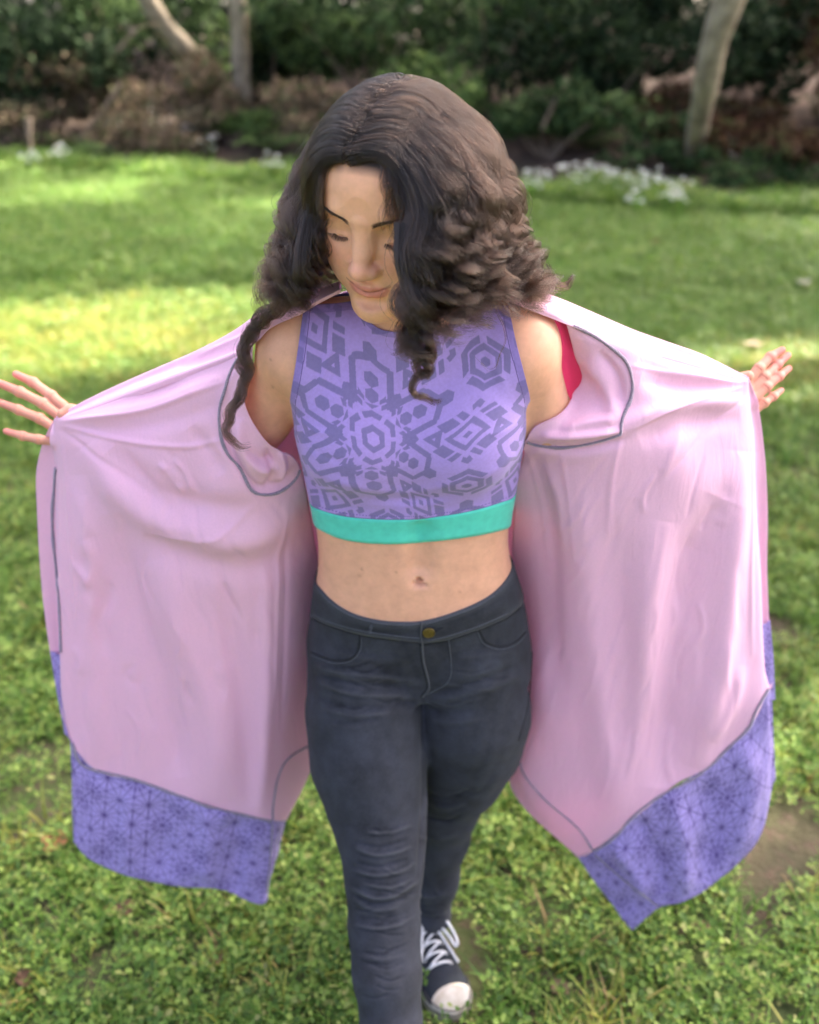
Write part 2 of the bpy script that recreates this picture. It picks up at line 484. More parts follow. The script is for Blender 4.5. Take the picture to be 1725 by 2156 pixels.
def named(nm, t):
    n = ng.nodes.new('GeometryNodeInputNamedAttribute'); n.data_type = t; n.inputs['Name'].default_value = nm; return n
na, nsz, ntn = named('kind_index', 'INT'), named('size', 'FLOAT'), named('turn', 'FLOAT')
cx = ng.nodes.new('ShaderNodeCombineXYZ')
L = ng.links.new
L(gi.outputs[0], m2p.inputs[0]); L(m2p.outputs[0], iop.inputs['Points']); L(cin.outputs[0], iop.inputs['Instance']); iop.inputs['Pick Instance'].default_value = True
L(na.outputs[0], iop.inputs['Instance Index']); L(ntn.outputs[0], cx.inputs[2]); L(cx.outputs[0], iop.inputs['Rotation']); L(nsz.outputs[0], iop.inputs['Scale'])
L(iop.outputs[0], go.inputs[0])
grass.modifiers.new('scatter', 'NODES').node_group = ng

# ---- woodland plants
def leaf_cloud(centres, n, size, seed, droop=0.3):
    """n folded leaves (two quads) spread round the given blobs (centre, radii), denser towards their skins."""
    r0 = np.random.default_rng(seed)
    cs = np.array([c for c, r in centres]); rs = np.array([r for c, r in centres])
    vol = rs.prod(1) ** (2 / 3); pick = r0.choice(len(cs), n, p=vol / vol.sum())
    d = r0.normal(0, 1, (n, 3)); d /= np.linalg.norm(d, axis=1)[:, None]
    rad = 0.45 + 0.55 * r0.random(n) ** 0.5
    c = cs[pick] + d * rs[pick] * (rad * (0.85 + 0.3 * r0.random(n)))[:, None]
    ax = r0.normal(0, 1, (n, 3)) + np.array([0, 0, -droop]); ax /= np.linalg.norm(ax, axis=1)[:, None]
    up = r0.normal(0, 0.6, (n, 3)) + d * 0.8 + np.array([0, 0, 0.5]); sd = np.cross(ax, up); sd /= np.linalg.norm(sd, axis=1)[:, None]
    nr = np.cross(sd, ax); s = size * (0.6 + 0.8 * r0.random(n))[:, None]
    V = np.stack([c - ax * s * 0.5, c + sd * s * 0.28 + nr * s * 0.10, c + ax * s * 0.5, c - sd * s * 0.28 + nr * s * 0.10], 1).reshape(-1, 3)
    F = np.arange(4 * n).reshape(-1, 4)
    return V, F
def limbs(base, tips, rad, mat, parent, name='stem'):
    mb = MB()
    for t_ in tips:
        mid = (np.array(base) + np.array(t_)) / 2 + rng.normal(0, 0.06, 3)
        q = spline([base, mid, t_], 9)
        mb.tube(q, np.linspace(rad, rad * 0.3, 9), 6)
    return mb.build(name, mat, parent)
def bush(x, y, w, h, kind, n, size, seed, label, name='shrub'):
    z = float(ground_z(x, y)); r0 = np.random.default_rng(seed)
    root = empty(name, (x, y, z), 0, label, name.replace('_', ' '), 'shrubs at the woodland edge')
    cen = [((x + r0.normal(0, w * 0.33), y + r0.normal(0, w * 0.28), z + h * (0.25 + 0.6 * r0.random())), (w * (0.22 + 0.2 * r0.random()), w * (0.22 + 0.2 * r0.random()), h * (0.14 + 0.16 * r0.random()))) for _ in range(9)]
    V, F = leaf_cloud(cen, n, size, seed)
    V[:, 2] = np.maximum(V[:, 2], ground_z(V[:, 0], V[:, 1]) + 0.01)
    mesh_obj('foliage', V, F, bush_mats[kind], root, smooth=False)
    limbs((x, y, z - 0.05), [c for c, r in cen], 0.03, twig_mat, root)
    return root
BUSH = [
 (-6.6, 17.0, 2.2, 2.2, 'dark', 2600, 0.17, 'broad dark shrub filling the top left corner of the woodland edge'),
 (-4.9, 18.2, 1.8, 2.6, 'mid', 2300, 0.15, 'tall green shrub left of the leaning pale trunk'),
 (-6.3, 15.9, 1.5, 0.9, 'dry', 1700, 0.11, 'low dry brown brush at the far left edge of the lawn'),
 (-4.2, 15.5, 1.5, 0.9, 'dry', 1700, 0.11, 'dry brown brush below the leaning pale trunk'),
 (-2.9, 15.6, 1.1, 0.75, 'light', 1300, 0.09, 'small yellowish green shrub in front of the dry brush'),
 (-5.4, 16.9, 1.4, 1.5, 'dry', 1900, 0.12, 'waist high tan brush under the tall green shrub at far left'),
 (-3.4, 16.3, 1.3, 1.3, 'dry', 1800, 0.12, 'tangle of dry brown brush at the foot of the leaning trunk'),
 (-2.9, 18.0, 1.2, 1.7, 'light', 1500, 0.12, 'pale green bush behind the upright grey trunk'),
 (3.9, 13.0, 1.0, 0.9, 'rust', 1500, 0.11, 'rusty brush directly behind the foot of the pale right trunk'),
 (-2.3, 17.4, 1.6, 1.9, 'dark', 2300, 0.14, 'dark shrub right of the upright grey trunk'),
 (-1.6, 15.0, 1.3, 1.0, 'dry', 1500, 0.10, 'brown twiggy brush behind the hair, left side'),
 (-0.6, 16.6, 1.9, 2.2, 'mid', 2500, 0.15, 'wide green shrub above the woman\'s head'),
 (0.3, 14.4, 1.3, 1.2, 'light', 1500, 0.12, 'fresh green bush directly behind the crown of her head'),
 (1.3, 15.6, 1.9, 2.3, 'mid', 2600, 0.15, 'bright leafed shrub right above her parting'),
 (2.0, 13.4, 1.3, 1.0, 'mid', 1900, 0.12, 'rounded green shrub over the right hand white flowers'),
 (2.9, 14.6, 1.7, 1.9, 'dark', 2400, 0.14, 'dark shrub left of the pale trunk on the right'),
 (3.3, 12.6, 0.9, 0.7, 'mid', 1200, 0.10, 'low green shrub just left of the foot of the pale right trunk'),
 (3.75, 15.8, 1.5, 1.9, 'dark', 2300, 0.15, 'dark shrub directly behind the pale trunk on the right'),
 (4.9, 13.8, 1.6, 2.2, 'dark', 2400, 0.15, 'dark shrub right of the pale trunk on the right'),
 (5.0, 11.7, 1.3, 0.8, 'rust', 1500, 0.11, 'low rusty brush in the right corner beyond the lawn'),
 (5.7, 15.4, 1.6, 1.9, 'rust', 2200, 0.14, 'rusty shrub between the pale trunk and the thick reddish trunk'),
 (6.3, 12.8, 1.5, 1.6, 'rust', 1900, 0.13, 'tall rusty brown brush at the right edge of the picture'),
 (4.4, 11.4, 0.9, 0.55, 'mid', 1000, 0.09, 'small green plant at the right foot of the pale trunk')]
for i, (x, y, w, h, kd, n, sz, lb) in enumerate(BUSH):
    bush(x, y, w, h, kd, n, sz, 100 + i, lb, 'brush' if kd in ('dry', 'rust') else 'shrub')

# ferns: arching fronds with paired leaflets
def fern(x, y, n, L, seed, label):
    z = float(ground_z(x, y)); r0 = np.random.default_rng(seed)
    root = empty('fern', (x, y, z), 0, label, 'fern', 'ferns under the trees')
    for k in range(n):
        a = 6.283 * k / n + r0.normal(0, 0.25); l = L * (0.7 + 0.5 * r0.random()); d = np.array([math.cos(a), math.sin(a), 0]); sd = np.array([-d[1], d[0], 0])
        V, F = [], []
        for i in range(1, 17):
            s = i / 17; c = np.array([x, y, z]) + d * l * s * 0.9 + np.array([0, 0, l * (1.1 * s - 0.95 * s * s)])
            ll = l * 0.24 * math.sin(math.pi * (0.12 + 0.86 * s)) + 0.01
            for sg in (-1, 1):
                o = len(V); t_ = c + sd * sg * ll + d * ll * 0.35 - np.array([0, 0, ll * 0.3])
                V += [c - d * l * 0.022, c + d * l * 0.022, t_ + d * 0.004, t_ - d * 0.004]; F.append((o, o + 1, o + 2, o + 3))
        mesh_obj('frond', V, F, bush_mats['mid' if k % 3 else 'light'], root, smooth=False)
fern(-1.1, 14.4, 11, 1.0, 1, 'arching fern at the left behind her head')
fern(1.75, 14.9, 11, 1.1, 2, 'big fern with arching fronds right of her hair')
fern(2.6, 13.6, 9, 0.8, 3, 'smaller fern low above the right flower patch')
fern(-3.6, 16.9, 10, 1.0, 4, 'fern between the two pale trunks on the left')
fern(-4.6, 15.3, 10, 0.9, 6, 'fern growing out of the dry brush at left')
fern(-2.2, 15.1, 10, 0.85, 7, 'low fern in front of the brown brush near her hair')
fern(0.7, 16.6, 11, 1.2, 8, 'tall fern above her parting')
fern(4.1, 14.6, 10, 1.0, 9, 'fern in the shade behind the pale right trunk')
fern(-5.7, 16.2, 9, 0.9, 5, 'fern over the dry brush at far left')

S = np.array(SUN_DIR)
def in_gap(V, gaps):
    c = V.reshape(-1, 4, 3).mean(1); kill = np.zeros(len(c), bool)
    for p, r in gaps:
        d = c - np.array(p); al = d @ S; perp = d - al[:, None] * S
        kill |= (np.linalg.norm(perp, axis=1) < r * (0.85 + 0.3 * np.random.default_rng(5).random(len(c)))) & (al > 0)
    return kill
GAPS = [((-2.5, 5.5, 0), 0.9), ((-1.9, 5.6, 0), 0.9), ((-1.3, 5.8, 0), 0.7), ((-3.2, 5.3, 0), 0.8), ((-0.8, 5.9, 0), 0.35), ((2.15, 4.9, 0), 0.5), ((2.6, 5.0, 0), 0.4), ((-0.05, 0.90, 0.20), 0.09), ((0.10, 1.06, 0.03), 0.08), (tuple(PY(1210, 1690, 1.21)), 0.075), (tuple(PY(1150, 1620, 1.22)), 0.04), (tuple(PY(1235, 1745, 1.215)), 0.035), (tuple(PY(1350, 1685, 1.19)), 0.03), (tuple(PY(365, 1000, 1.13)), 0.03), (tuple(PY(420, 1085, 1.125)), 0.035), (tuple(PY(640, 1640, 1.29)), 0.03), (tuple(PY(205, 1220, 1.19)), 0.04)]  # sun lines kept free of leaves, shaping where the lit patches fall

# trees
def tree(path, rads, mat, crown_c, crown_n, leaf, kind, seed, label, lims=5):
    base = np.array(path[0]); root = empty('tree', tuple(base), 0, label, 'tree', 'trees of the woodland edge')
    q = spline(path, 40); r_ = np.interp(np.linspace(0, 1, 40), np.linspace(0, 1, len(rads)), rads)
    r_ = r_ * (1 + 0.06 * np.sin(np.arange(40) * 1.3 + seed))
    mb = MB(); mb.tube(q, r_, 14); trunk = mb.build('trunk', mat, root)
    r0 = np.random.default_rng(seed)
    mb = MB()
    for c, r in crown_c[:lims + 3]:
        st = q[int(24 + 14 * r0.random())]; mb.tube(spline([st, (st + np.array(c)) / 2 + np.array([0, 0, 0.4]), c], 10), np.linspace(r_[-1] * 0.6, 0.02, 10), 6)
    mb.build('limb', mat, trunk)
    V, F = leaf_cloud(crown_c, crown_n, leaf, seed)
    V = V.reshape(-1, 4, 3)[~in_gap(V, GAPS)].reshape(-1, 3); F = np.arange(len(V)).reshape(-1, 4)
    return root, V, F
def crown_at(c, R0, H, n, seed):
    r0 = np.random.default_rng(seed); out = []
    for _ in range(n):
        d = r0.normal(0, 1, 3); d /= np.linalg.norm(d); rr = r0.random() ** 0.45
        out.append((tuple(np.array(c) + d * np.array([R0, R0, H]) * rr), (R0 * (0.22 + 0.12 * r0.random()),) * 2 + (H * (0.26 + 0.12 * r0.random()),)))
    return out
def add_tree(path, rads, mat, cc, R0, H, n, leaf, kind, seed, label):
    root, V, F = tree(path, rads, mat, crown_at(cc, R0, H, 12, seed), n, leaf, kind, seed, label)
    mesh_obj('crown', V, F, bush_mats[kind], root, smooth=False)
a0, a1 = PY(408, 128, 17.0), PY(300, -20, 16.6)
add_tree([a0 - (0, 0, 0.5), a0, a1, a1 + (a1 - a0) * 1.6 + np.array([0, 0, 1.5])], [0.17, 0.155, 0.15, 0.13], bark_pale, a1 + np.array([-1.8, 0.5, 5.0]), 2.2, 1.5, 1500, 0.20, 'dark', 31, 'leaning pale trunked tree at upper left of the lawn')
a0, a1 = PY(508, 150, 16.6), PY(500, -20, 16.6)
add_tree([a0 - (0, 0, 0.5), a0, a1, a1 + np.array([0.1, 0.2, 3.4])], [0.16, 0.14, 0.135, 0.12], bark_pale, a1 + np.array([0.2, 0.5, 5.0]), 2.0, 1.5, 1400, 0.20, 'mid', 32, 'upright grey trunked tree beside the leaning pale one')
a0, am, a1 = PZ(1455, 374, 0.08), PY(1478, 225, 11.5), PY(1545, -30, 11.0)
add_tree([a0 - (0, 0, 0.3), a0, am, a1, a1 + np.array([0.9, -0.2, 3.0])], [0.14, 0.125, 0.165, 0.185, 0.13], bark_pale, a1 + np.array([1.2, 0.3, 4.6]), 2.0, 1.4, 1400, 0.20, 'mid', 33, 'slender leaning tree with pale bark at the right edge of the lawn')
a0 = np.array([6.45, 14.0, float(ground_z(6.45, 14.0))])
add_tree([a0 - (0, 0, 0.4), a0 + (0, 0, 1.5), a0 + (0.1, 0, 4.5), a0 + (0.1, 0.2, 7)], [0.42, 0.36, 0.32, 0.2], bark_red, a0 + np.array([0, 0, 7.5]), 2.6, 1.6, 1500, 0.2, 'dark', 34, 'thick reddish brown trunk at the right edge of the picture')
a0 = PY(1230, 120, 16.5)
add_tree([a0 - (0, 0, 1.2), a0, a0 + (0.15, 0, 2), a0 + (0.2, 0, 5)], [0.10, 0.09, 0.085, 0.06], bark_brown, a0 + np.array([0.2, 0, 5.5]), 1.5, 1.2, 900, 0.2, 'mid', 35, 'thin brown trunk standing among the shrubs right of her head')
a0 = PY(800, 60, 18.0)
add_tree([a0 - (0, 0, 1.4), a0, a0 + (0.1, 0, 2), a0 + (0.1, 0, 5)], [0.15, 0.13, 0.12, 0.08], bark_pale, a0 + np.array([0.2, 0, 5.5]), 1.5, 1.2, 900, 0.2, 'mid', 36, 'pale trunk half hidden by leaves above her head')

# dead branches lying in the brush
def branch(pts_, r0_, label, mat=twig_mat):
    o = MB().tube(spline(pts_, 16), np.linspace(r0_, r0_ * 0.35, 16), 7).build('dead_branch', mat)
    tag(o, label, 'branch', 'dead branches in the brush')
branch([PY(255, 175, 15.2), PY(215, 235, 15.0), PY(160, 300, 14.8)], 0.035, 'thin grey dead branch slanting through the dry brush at far left')
branch([PY(60, 250, 14.9), PY(62, 290, 14.8), PY(66, 318, 14.7)], 0.06, 'short pale stump of a branch by the lawn at far left')
branch([PY(1195, 165, 13.6), PY(1165, 220, 13.3), PY(1140, 275, 13.0)], 0.045, 'reddish dead branch slanting down right of her hair')
branch([PY(245, 110, 15.8), PY(290, 60, 16.0), PY(330, 50, 16.2)], 0.03, 'curved dead branch left of the leaning pale trunk')
branch([PY(1270, 60, 15.0), PY(1330, 95, 14.7), PY(1400, 105, 14.4)], 0.04, 'tan broken branch among the dark shrubs on the right')
branch([PY(1260, 240, 13.3), PY(1300, 265, 13.2), PY(1330, 300, 13.0)], 0.035, 'grey broken branch near the fern on the right')

# the wood behind reads as one dark mass
fr_ = [((x, 25 + 2.5 * math.sin(x) + 1.2 * (k % 4), 2.5 + (k % 4) * 3.6), (3.0, 1.8, 2.6)) for k, x in enumerate(np.linspace(-40, 42, 84))]
V, F = leaf_cloud(fr_, 58000, 0.50, 77)
V = V.reshape(-1, 4, 3)[~in_gap(V, GAPS)].reshape(-1, 3); F = np.arange(len(V)).reshape(-1, 4)
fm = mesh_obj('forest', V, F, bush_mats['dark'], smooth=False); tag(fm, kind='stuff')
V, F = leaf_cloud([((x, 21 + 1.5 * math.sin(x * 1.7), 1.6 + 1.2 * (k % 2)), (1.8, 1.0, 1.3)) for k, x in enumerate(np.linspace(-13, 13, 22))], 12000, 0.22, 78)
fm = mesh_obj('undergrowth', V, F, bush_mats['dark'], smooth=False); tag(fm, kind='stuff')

# unseen trees added for their shade, crowns opened where the sun should land
def shade_tree(target, dist, R0, H, n, seed, label, leaf=0.24, foot=None):
    c = np.array(target) + S * dist
    base = np.array([c[0] + 0.6, c[1] + 0.3, 0.0]) if foot is None else np.array([foot[0], foot[1], float(ground_z(*foot))])
    root, V, F = tree([base - (0, 0, 0.3), base + (0, 0, 2.5), c - (0, 0, 1.0), c + (0, 0, 1)], [0.30, 0.24, 0.18, 0.08], bark_brown, crown_at(c, R0, H, 22, seed), n, leaf, 'mid', seed, label)
    mesh_obj('crown', V, np.arange(len(V)).reshape(-1, 4), bush_mats['mid'], root, smooth=False)
shade_tree((0.0, 1.2, 0.8), 12.0, 3.8, 1.8, 23000, 51, 'unseen leafy tree behind the right hand side added to shade her')
shade_tree((0.8, 7.3, 0.0), 28.0, 5.2, 2.2, 12500, 52, 'unseen leafy tree added to shade the middle of the lawn', leaf=0.24)
shade_tree((-3.4, 10.5, 0.0), 28.0, 6.6, 2.2, 19000, 53, 'unseen leafy tree added to shade the far left of the lawn', leaf=0.24)
shade_tree((-4.6, 3.4, 0.0), 13.5, 3.2, 1.8, 6500, 54, 'unseen leafy tree added to shade the near left of the lawn', foot=(8.6, 7.0))
shade_tree((4.6, 3.0, 0.0), 12.0, 3.2, 1.8, 6500, 55, 'unseen leafy tree added to shade the near right of the lawn')

shade_tree((3.5, 13.5, 0.6), 24.0, 4.8, 2.2, 12000, 56, 'unseen leafy tree added to shade the woodland edge on the right', leaf=0.3)

# white flowers along the edge of the lawn
petal_mat = simple_mat('white_petal', (0.86, 0.85, 0.82), rough=0.6, var=0.12, scale=80, trans=0.25)
def flower(p, seed, label):
    r0 = np.random.default_rng(seed); x, y = p[0], p[1]; z = float(ground_z(x, y))
    root = empty('white_flower', (x, y, z), 0, label, 'flower', 'white flowers along the edge of the lawn')
    st, hd = MB(), MB()
    for k in range(8):
        a = r0.random() * 6.28; l = r0.random() * 0.16; tip = np.array([x + l * math.cos(a), y + l * math.sin(a), z + 0.20 + 0.22 * r0.random()])
        st.tube(spline([(x, y, z), (np.array([x, y, z]) + tip) / 2 + r0.normal(0, 0.01, 3), tip], 5), 0.003, 4)
        for j in range(3):
            c = tip + r0.normal(0, 0.015, 3)
            for q in range(3):
                t_ = c + np.array([0.020 * math.cos(q * 2.1 + j)  * 1.0, 0.020 * math.sin(q * 2.1 + j), -0.012])
                hd.add([c + (0, 0, 0.006), t_ + (0.008, 0.006, 0), t_ + (0, 0, -0.010), t_ + (-0.008, -0.006, 0)], [(0, 1, 2, 3)])
    for k in range(9):
        a = r0.random() * 6.28; d = np.array([math.cos(a), math.sin(a), 0]); sd = np.array([-d[1], d[0], 0]) * 0.007; b0 = np.array([x, y, z])
        l = 0.16 + 0.1 * r0.random(); m_ = b0 + d * l * 0.4 + np.array([0, 0, l]); e = b0 + d * l * 0.9 + np.array([0, 0, l * 0.9])
        st.add([b0 - sd, b0 + sd, m_ + sd, m_ - sd, e], [(0, 1, 2, 3), (3, 2, 4)])
    st.build('stalk', grass_mat, root, False); hd.build('petals', petal_mat, root, False)['kind'] = 'stuff'
FL_L = [(60, 332), (130, 330), (232, 298), (262, 292), (290, 300), (318, 290), (345, 300), (372, 296), (398, 306), (420, 300), (445, 318), (575, 348)]
FL_R = [(1118, 398), (1150, 388), (1180, 384), (1212, 392), (1240, 380), (1270, 392), (1300, 398), (1338, 402), (1372, 398), (1402, 418), (1425, 432), (1345, 425), (1545, 372)]
ORD = ['first', 'second', 'third', 'fourth', 'fifth', 'sixth', 'seventh', 'eighth', 'ninth', 'tenth', 'eleventh', 'twelfth', 'thirteenth']
for side, fl_ in (('left', FL_L), ('right', sorted(FL_R))):
    for i, (u, v) in enumerate(fl_):
        flower(PZ(u, v + 14, 0.12), 300 + i + (50 if side == 'right' else 0), f'{ORD[i]} white flower clump from the left along the {side} edge of the lawn')

# fallen leaves on the lawn
dead_leaf = {k: simple_mat(k + '_dead_leaf', c, rough=0.7, var=0.35, scale=60, trans=0.2) for k, c in (('orange', (0.33, 0.12, 0.05)), ('brown', (0.15, 0.075, 0.040)), ('tan', (0.26, 0.165, 0.095)), ('yellow', (0.42, 0.42, 0.08)), ('pale', (0.55, 0.50, 0.42)))}
def fallen(u, v, size, kind, label, z=0.022, seed=0):
    r0 = np.random.default_rng(int(u * 7 + v)); p = PZ(u, v, z); a = r0.random() * 6.28; V = []
    n = 9
    for i in range(n):
        s = i / (n - 1); w = math.sin(math.pi * s ** 0.8) * 0.36 * (1 + 0.12 * r0.normal())
        for k in (-1, -0.5, 0, 0.5, 1):
            x, y_ = size * (s - 0.5), size * w * k
            V.append(p + np.array([x * math.cos(a) - y_ * math.sin(a), x * math.sin(a) + y_ * math.cos(a), size * (0.35 * abs(k) * w + 0.25 * (s - 0.5) ** 2 + 0.08 * r0.random())]))
    o = mesh_obj('fallen_leaf', V, grid_faces(5, n), dead_leaf[kind]); tag(o, label, 'leaf', 'fallen leaves on the lawn')
fallen(118, 1775, 0.075, 'orange', 'orange fallen leaf left of the left hem band')
fallen(452, 2015, 0.060, 'brown', 'reddish brown fallen leaf below the left hem band')
fallen(262, 1915, 0.055, 'brown', 'small brown leaf under the lower left corner of the cardigan')
fallen(650, 1938, 0.055, 'yellow', 'yellow green fallen leaf between the left hem and her front leg')
fallen(1478, 1962, 0.055, 'tan', 'pale tan leaf below the right hem band')
fallen(1378, 512, 0.16, 'orange', 'orange leaf far off on the lawn right of her hair')
fallen(1692, 598, 0.16, 'pale', 'whitish leaf far off at the right edge of the lawn')
fallen(1585, 728, 0.12, 'tan', 'tan leaf on the lawn above her left hand', 0.05)
fallen(52, 2062, 0.05, 'brown', 'dark brown leaf in the lower left corner')
fallen(305, 2098, 0.05, 'tan', 'curled tan leaf low at the left by a bare patch')
fallen(145, 440, 0.2, 'pale', 'whitish leaf far off on the lawn at upper left')
fallen(1180, 2085, 0.05, 'tan', 'tan leaf at the lower right of the sneaker')
# ================================================================ PERSON: body
skin_mat, nt, b = new_mat('skin')
a = N(nt, 'ShaderNodeAttribute', attribute_name='tint')
tc = N(nt, 'ShaderNodeTexCoord'); nz = N(nt, 'ShaderNodeTexNoise'); nz.inputs['Scale'].default_value = 45; nz.inputs['Detail'].default_value = 9; nz.inputs['Roughness'].default_value = 0.7
mr = N(nt, 'ShaderNodeMapRange'); mr.inputs['From Min'].default_value = 0.3; mr.inputs['From Max'].default_value = 0.7
mr.inputs['To Min'].default_value = 0.86; mr.inputs['To Max'].default_value = 1.08
hs = N(nt, 'ShaderNodeHueSaturation')
nt.links.new(tc.outputs['Object'], nz.inputs['Vector']); nt.links.new(nz.outputs[0], mr.inputs['Value'])
nt.links.new(mr.outputs[0], hs.inputs['Value']); nt.links.new(a.outputs['Color'], hs.inputs['Color'])
nt.links.new(hs.outputs[0], b.inputs['Base Color'])
b.inputs['Roughness'].default_value = 0.55
b.inputs['Specular IOR Level'].default_value = 0.35
b.inputs['Subsurface Weight'].default_value = 0.25
b.inputs['Subsurface Radius'].default_value = (0.010, 0.0045, 0.0025)
b.inputs['Subsurface Scale'].default_value = 0.6
noise_bump(nt, b, 900, 0.10, 0.0006, 3)

person = empty('person', (0.0, 1.15, 0.0), 0,
               'young woman with long wavy dark brown hair looking down while spreading her open pink cardigan', 'person')

# --- head frame: +x her right, +y where the face points, +z crown
YAW, TILT, ROLL = R(23), R(19), R(5)
Fd = np.array([-math.sin(YAW) * math.cos(TILT), -math.cos(YAW) * math.cos(TILT), -math.sin(TILT)])
Xd = np.cross(Fd, [0, 0, 1.0]); Xd /= np.linalg.norm(Xd)
Zd = np.cross(Xd, Fd)
Xd, Zd = Xd * math.cos(ROLL) + Zd * math.sin(ROLL), Zd * math.cos(ROLL) - Xd * math.sin(ROLL)
HM = np.stack([Xd, Fd, Zd], 1)
HO = P(764, 482, 0.955) - HM @ np.array([0, 0.094, 0.006])
def h2w(p): return np.asarray(p) @ HM.T + HO
def w2h(p): return (np.asarray(p) - HO) @ HM

NECK_BASE = np.array([0.0, 1.150, 1.350])
nb = w2h(NECK_BASE); nt_ = np.array([0, -0.018, -0.045])

def head_field():
    f = Field((-0.092, -0.115, -0.20), (0.092, 0.145, 0.135), 0.0014)
    f.ell((0, -0.004, 0.033), (0.0725, 0.094, 0.076), 0.0)            # cranium
    f.ell((0, 0.046, 0.030), (0.060, 0.050, 0.052), 0.03)            # forehead
    f.ell((0, 0.028, -0.030), (0.060, 0.062, 0.078), 0.03)           # face mass
    for s in (-1, 1):
        f.cone((s * 0.050, 0.005, -0.055), (s * 0.014, 0.076, -0.0995), 0.016, 0.0165, 0.028)   # jaw
        f.ell((s * 0.042, 0.059, -0.031), (0.027, 0.027, 0.029), 0.024)                        # cheek
        f.ell((s * 0.033, 0.067, -0.060), (0.018, 0.018, 0.022), 0.022)                        # muzzle side
    f.ell((0, 0.076, -0.066), (0.026, 0.018, 0.024), 0.018)          # muzzle
    f.ell((0, 0.0835, -0.1025), (0.017, 0.0155, 0.0150), 0.016)        # chin
    for s in (-1, 1):                                                # brow, sockets, closed lids
        f.chain([(s * 0.006, 0.0885, 0.017), (s * 0.026, 0.0835, 0.0205), (s * 0.048, 0.066, 0.015)], [0.0075, 0.0085, 0.006], 0.016)
        f.ell((s * 0.0325, 0.0995, -0.001), (0.0180, 0.0125, 0.0120), 0.016, 'cut')
        f.ell((s * 0.0325, 0.0705, -0.001), (0.0165, 0.0145, 0.0135), 0.005)
        f.chain([(s * 0.017, 0.0815, -0.0072), (s * 0.026, 0.0856, -0.0098), (s * 0.037, 0.0836, -0.0098), (s * 0.0475, 0.074, -0.0060)],
                [0.0012, 0.0021, 0.0021, 0.0012], 0.0022)            # upper lid edge
        f.chain([(s * 0.019, 0.0832, -0.0102), (s * 0.030, 0.0865, -0.0124), (s * 0.044, 0.0795, -0.0102)], [0.0008, 0.0009, 0.0008], 0.0018, 'cut')
        f.chain([(s * 0.0185, 0.085, 0.0065), (s * 0.031, 0.0880, 0.0088), (s * 0.044, 0.081, 0.0072)], [0.001, 0.0012, 0.001], 0.004, 'cut')
    f.chain([(0, 0.0905, 0.012), (0, 0.0950, -0.006), (0.0006, 0.1010, -0.022), (0.0014, 0.1080, -0.036)], [0.0074, 0.0062, 0.0070, 0.0082], 0.014)  # nose ridge
    f.ell((0.0016, 0.1080, -0.0400), (0.0100, 0.0100, 0.0090), 0.009)     # nose tip
    for s in (-1, 1):
        f.ell((s * 0.0112 + 0.0012, 0.0995, -0.0430), (0.0068, 0.0100, 0.0070), 0.008)                  # wings
        f.chain([(s * 0.0180, 0.091, -0.036), (s * 0.0205, 0.0905, -0.043), (s * 0.0195, 0.090, -0.049)], [0.0006, 0.0009, 0.0006], 0.006, 'cut')
        f.ell((s * 0.0068, 0.1055, -0.0515), (0.0042, 0.0062, 0.0030), 0.003, 'cut')           # nostril
    f.ell((0, 0.1010, -0.0465), (0.0045, 0.0095, 0.0045), 0.005)     # septum
    f.chain([(0, 0.0995, -0.053), (0, 0.0975, -0.060)], [0.0016, 0.002], 0.004, 'cut')         # philtrum
    for s in (-1, 1): f.ell((s * 0.025, 0.073, -0.037), (0.016, 0.0150, 0.015), 0.014)           # front of the cheek
    # lips: closed, corners lifted in a slight smile
    up = [(-0.0255, 0.0815, -0.0645), (-0.013, 0.0925, -0.0668), (-0.0045, 0.0962, -0.0655), (0, 0.0957, -0.0663), (0.0045, 0.0962, -0.0655), (0.013, 0.0925, -0.0668), (0.0255, 0.0815, -0.0645)]
    lo = [(-0.022, 0.0835, -0.0675), (-0.010, 0.0920, -0.0752), (0, 0.0945, -0.0768), (0.010, 0.0920, -0.0752), (0.022, 0.0835, -0.0675)]
    f.chain(up, [0.0012, 0.0034, 0.0042, 0.0040, 0.0042, 0.0034, 0.0012], 0.004)
    f.chain(lo, [0.0016, 0.0046, 0.0055, 0.0046, 0.0016], 0.004)
    mouth = [(-0.0285, 0.0825, -0.0622), (-0.014, 0.0958, -0.0694), (0, 0.1005, -0.0707), (0.014, 0.0958, -0.0694), (0.0285, 0.0825, -0.0622)]
    f.chain(mouth, [0.0013, 0.0009, 0.0009, 0.0009, 0.0013], 0.0022, 'cut')
    f.chain([(-0.013, 0.0945, -0.0865), (0, 0.0965, -0.0868), (0.013, 0.0945, -0.0865)], [0.0018, 0.0024, 0.0018], 0.012, 'cut')  # under the lip
    for s in (-1, 1):
        f.chain([(s * 0.029, 0.0835, -0.062), (s * 0.0315, 0.081, -0.067)], [0.0014, 0.001], 0.004, 'cut')                      # mouth corner
        f.ell((s * 0.0725, -0.008, -0.012), (0.007, 0.016, 0.029), 0.004, rot=(0.15, 0, 0))    # ear
    f.cone(nt_, nb, 0.050, 0.054, 0.02)                              # neck
    return f

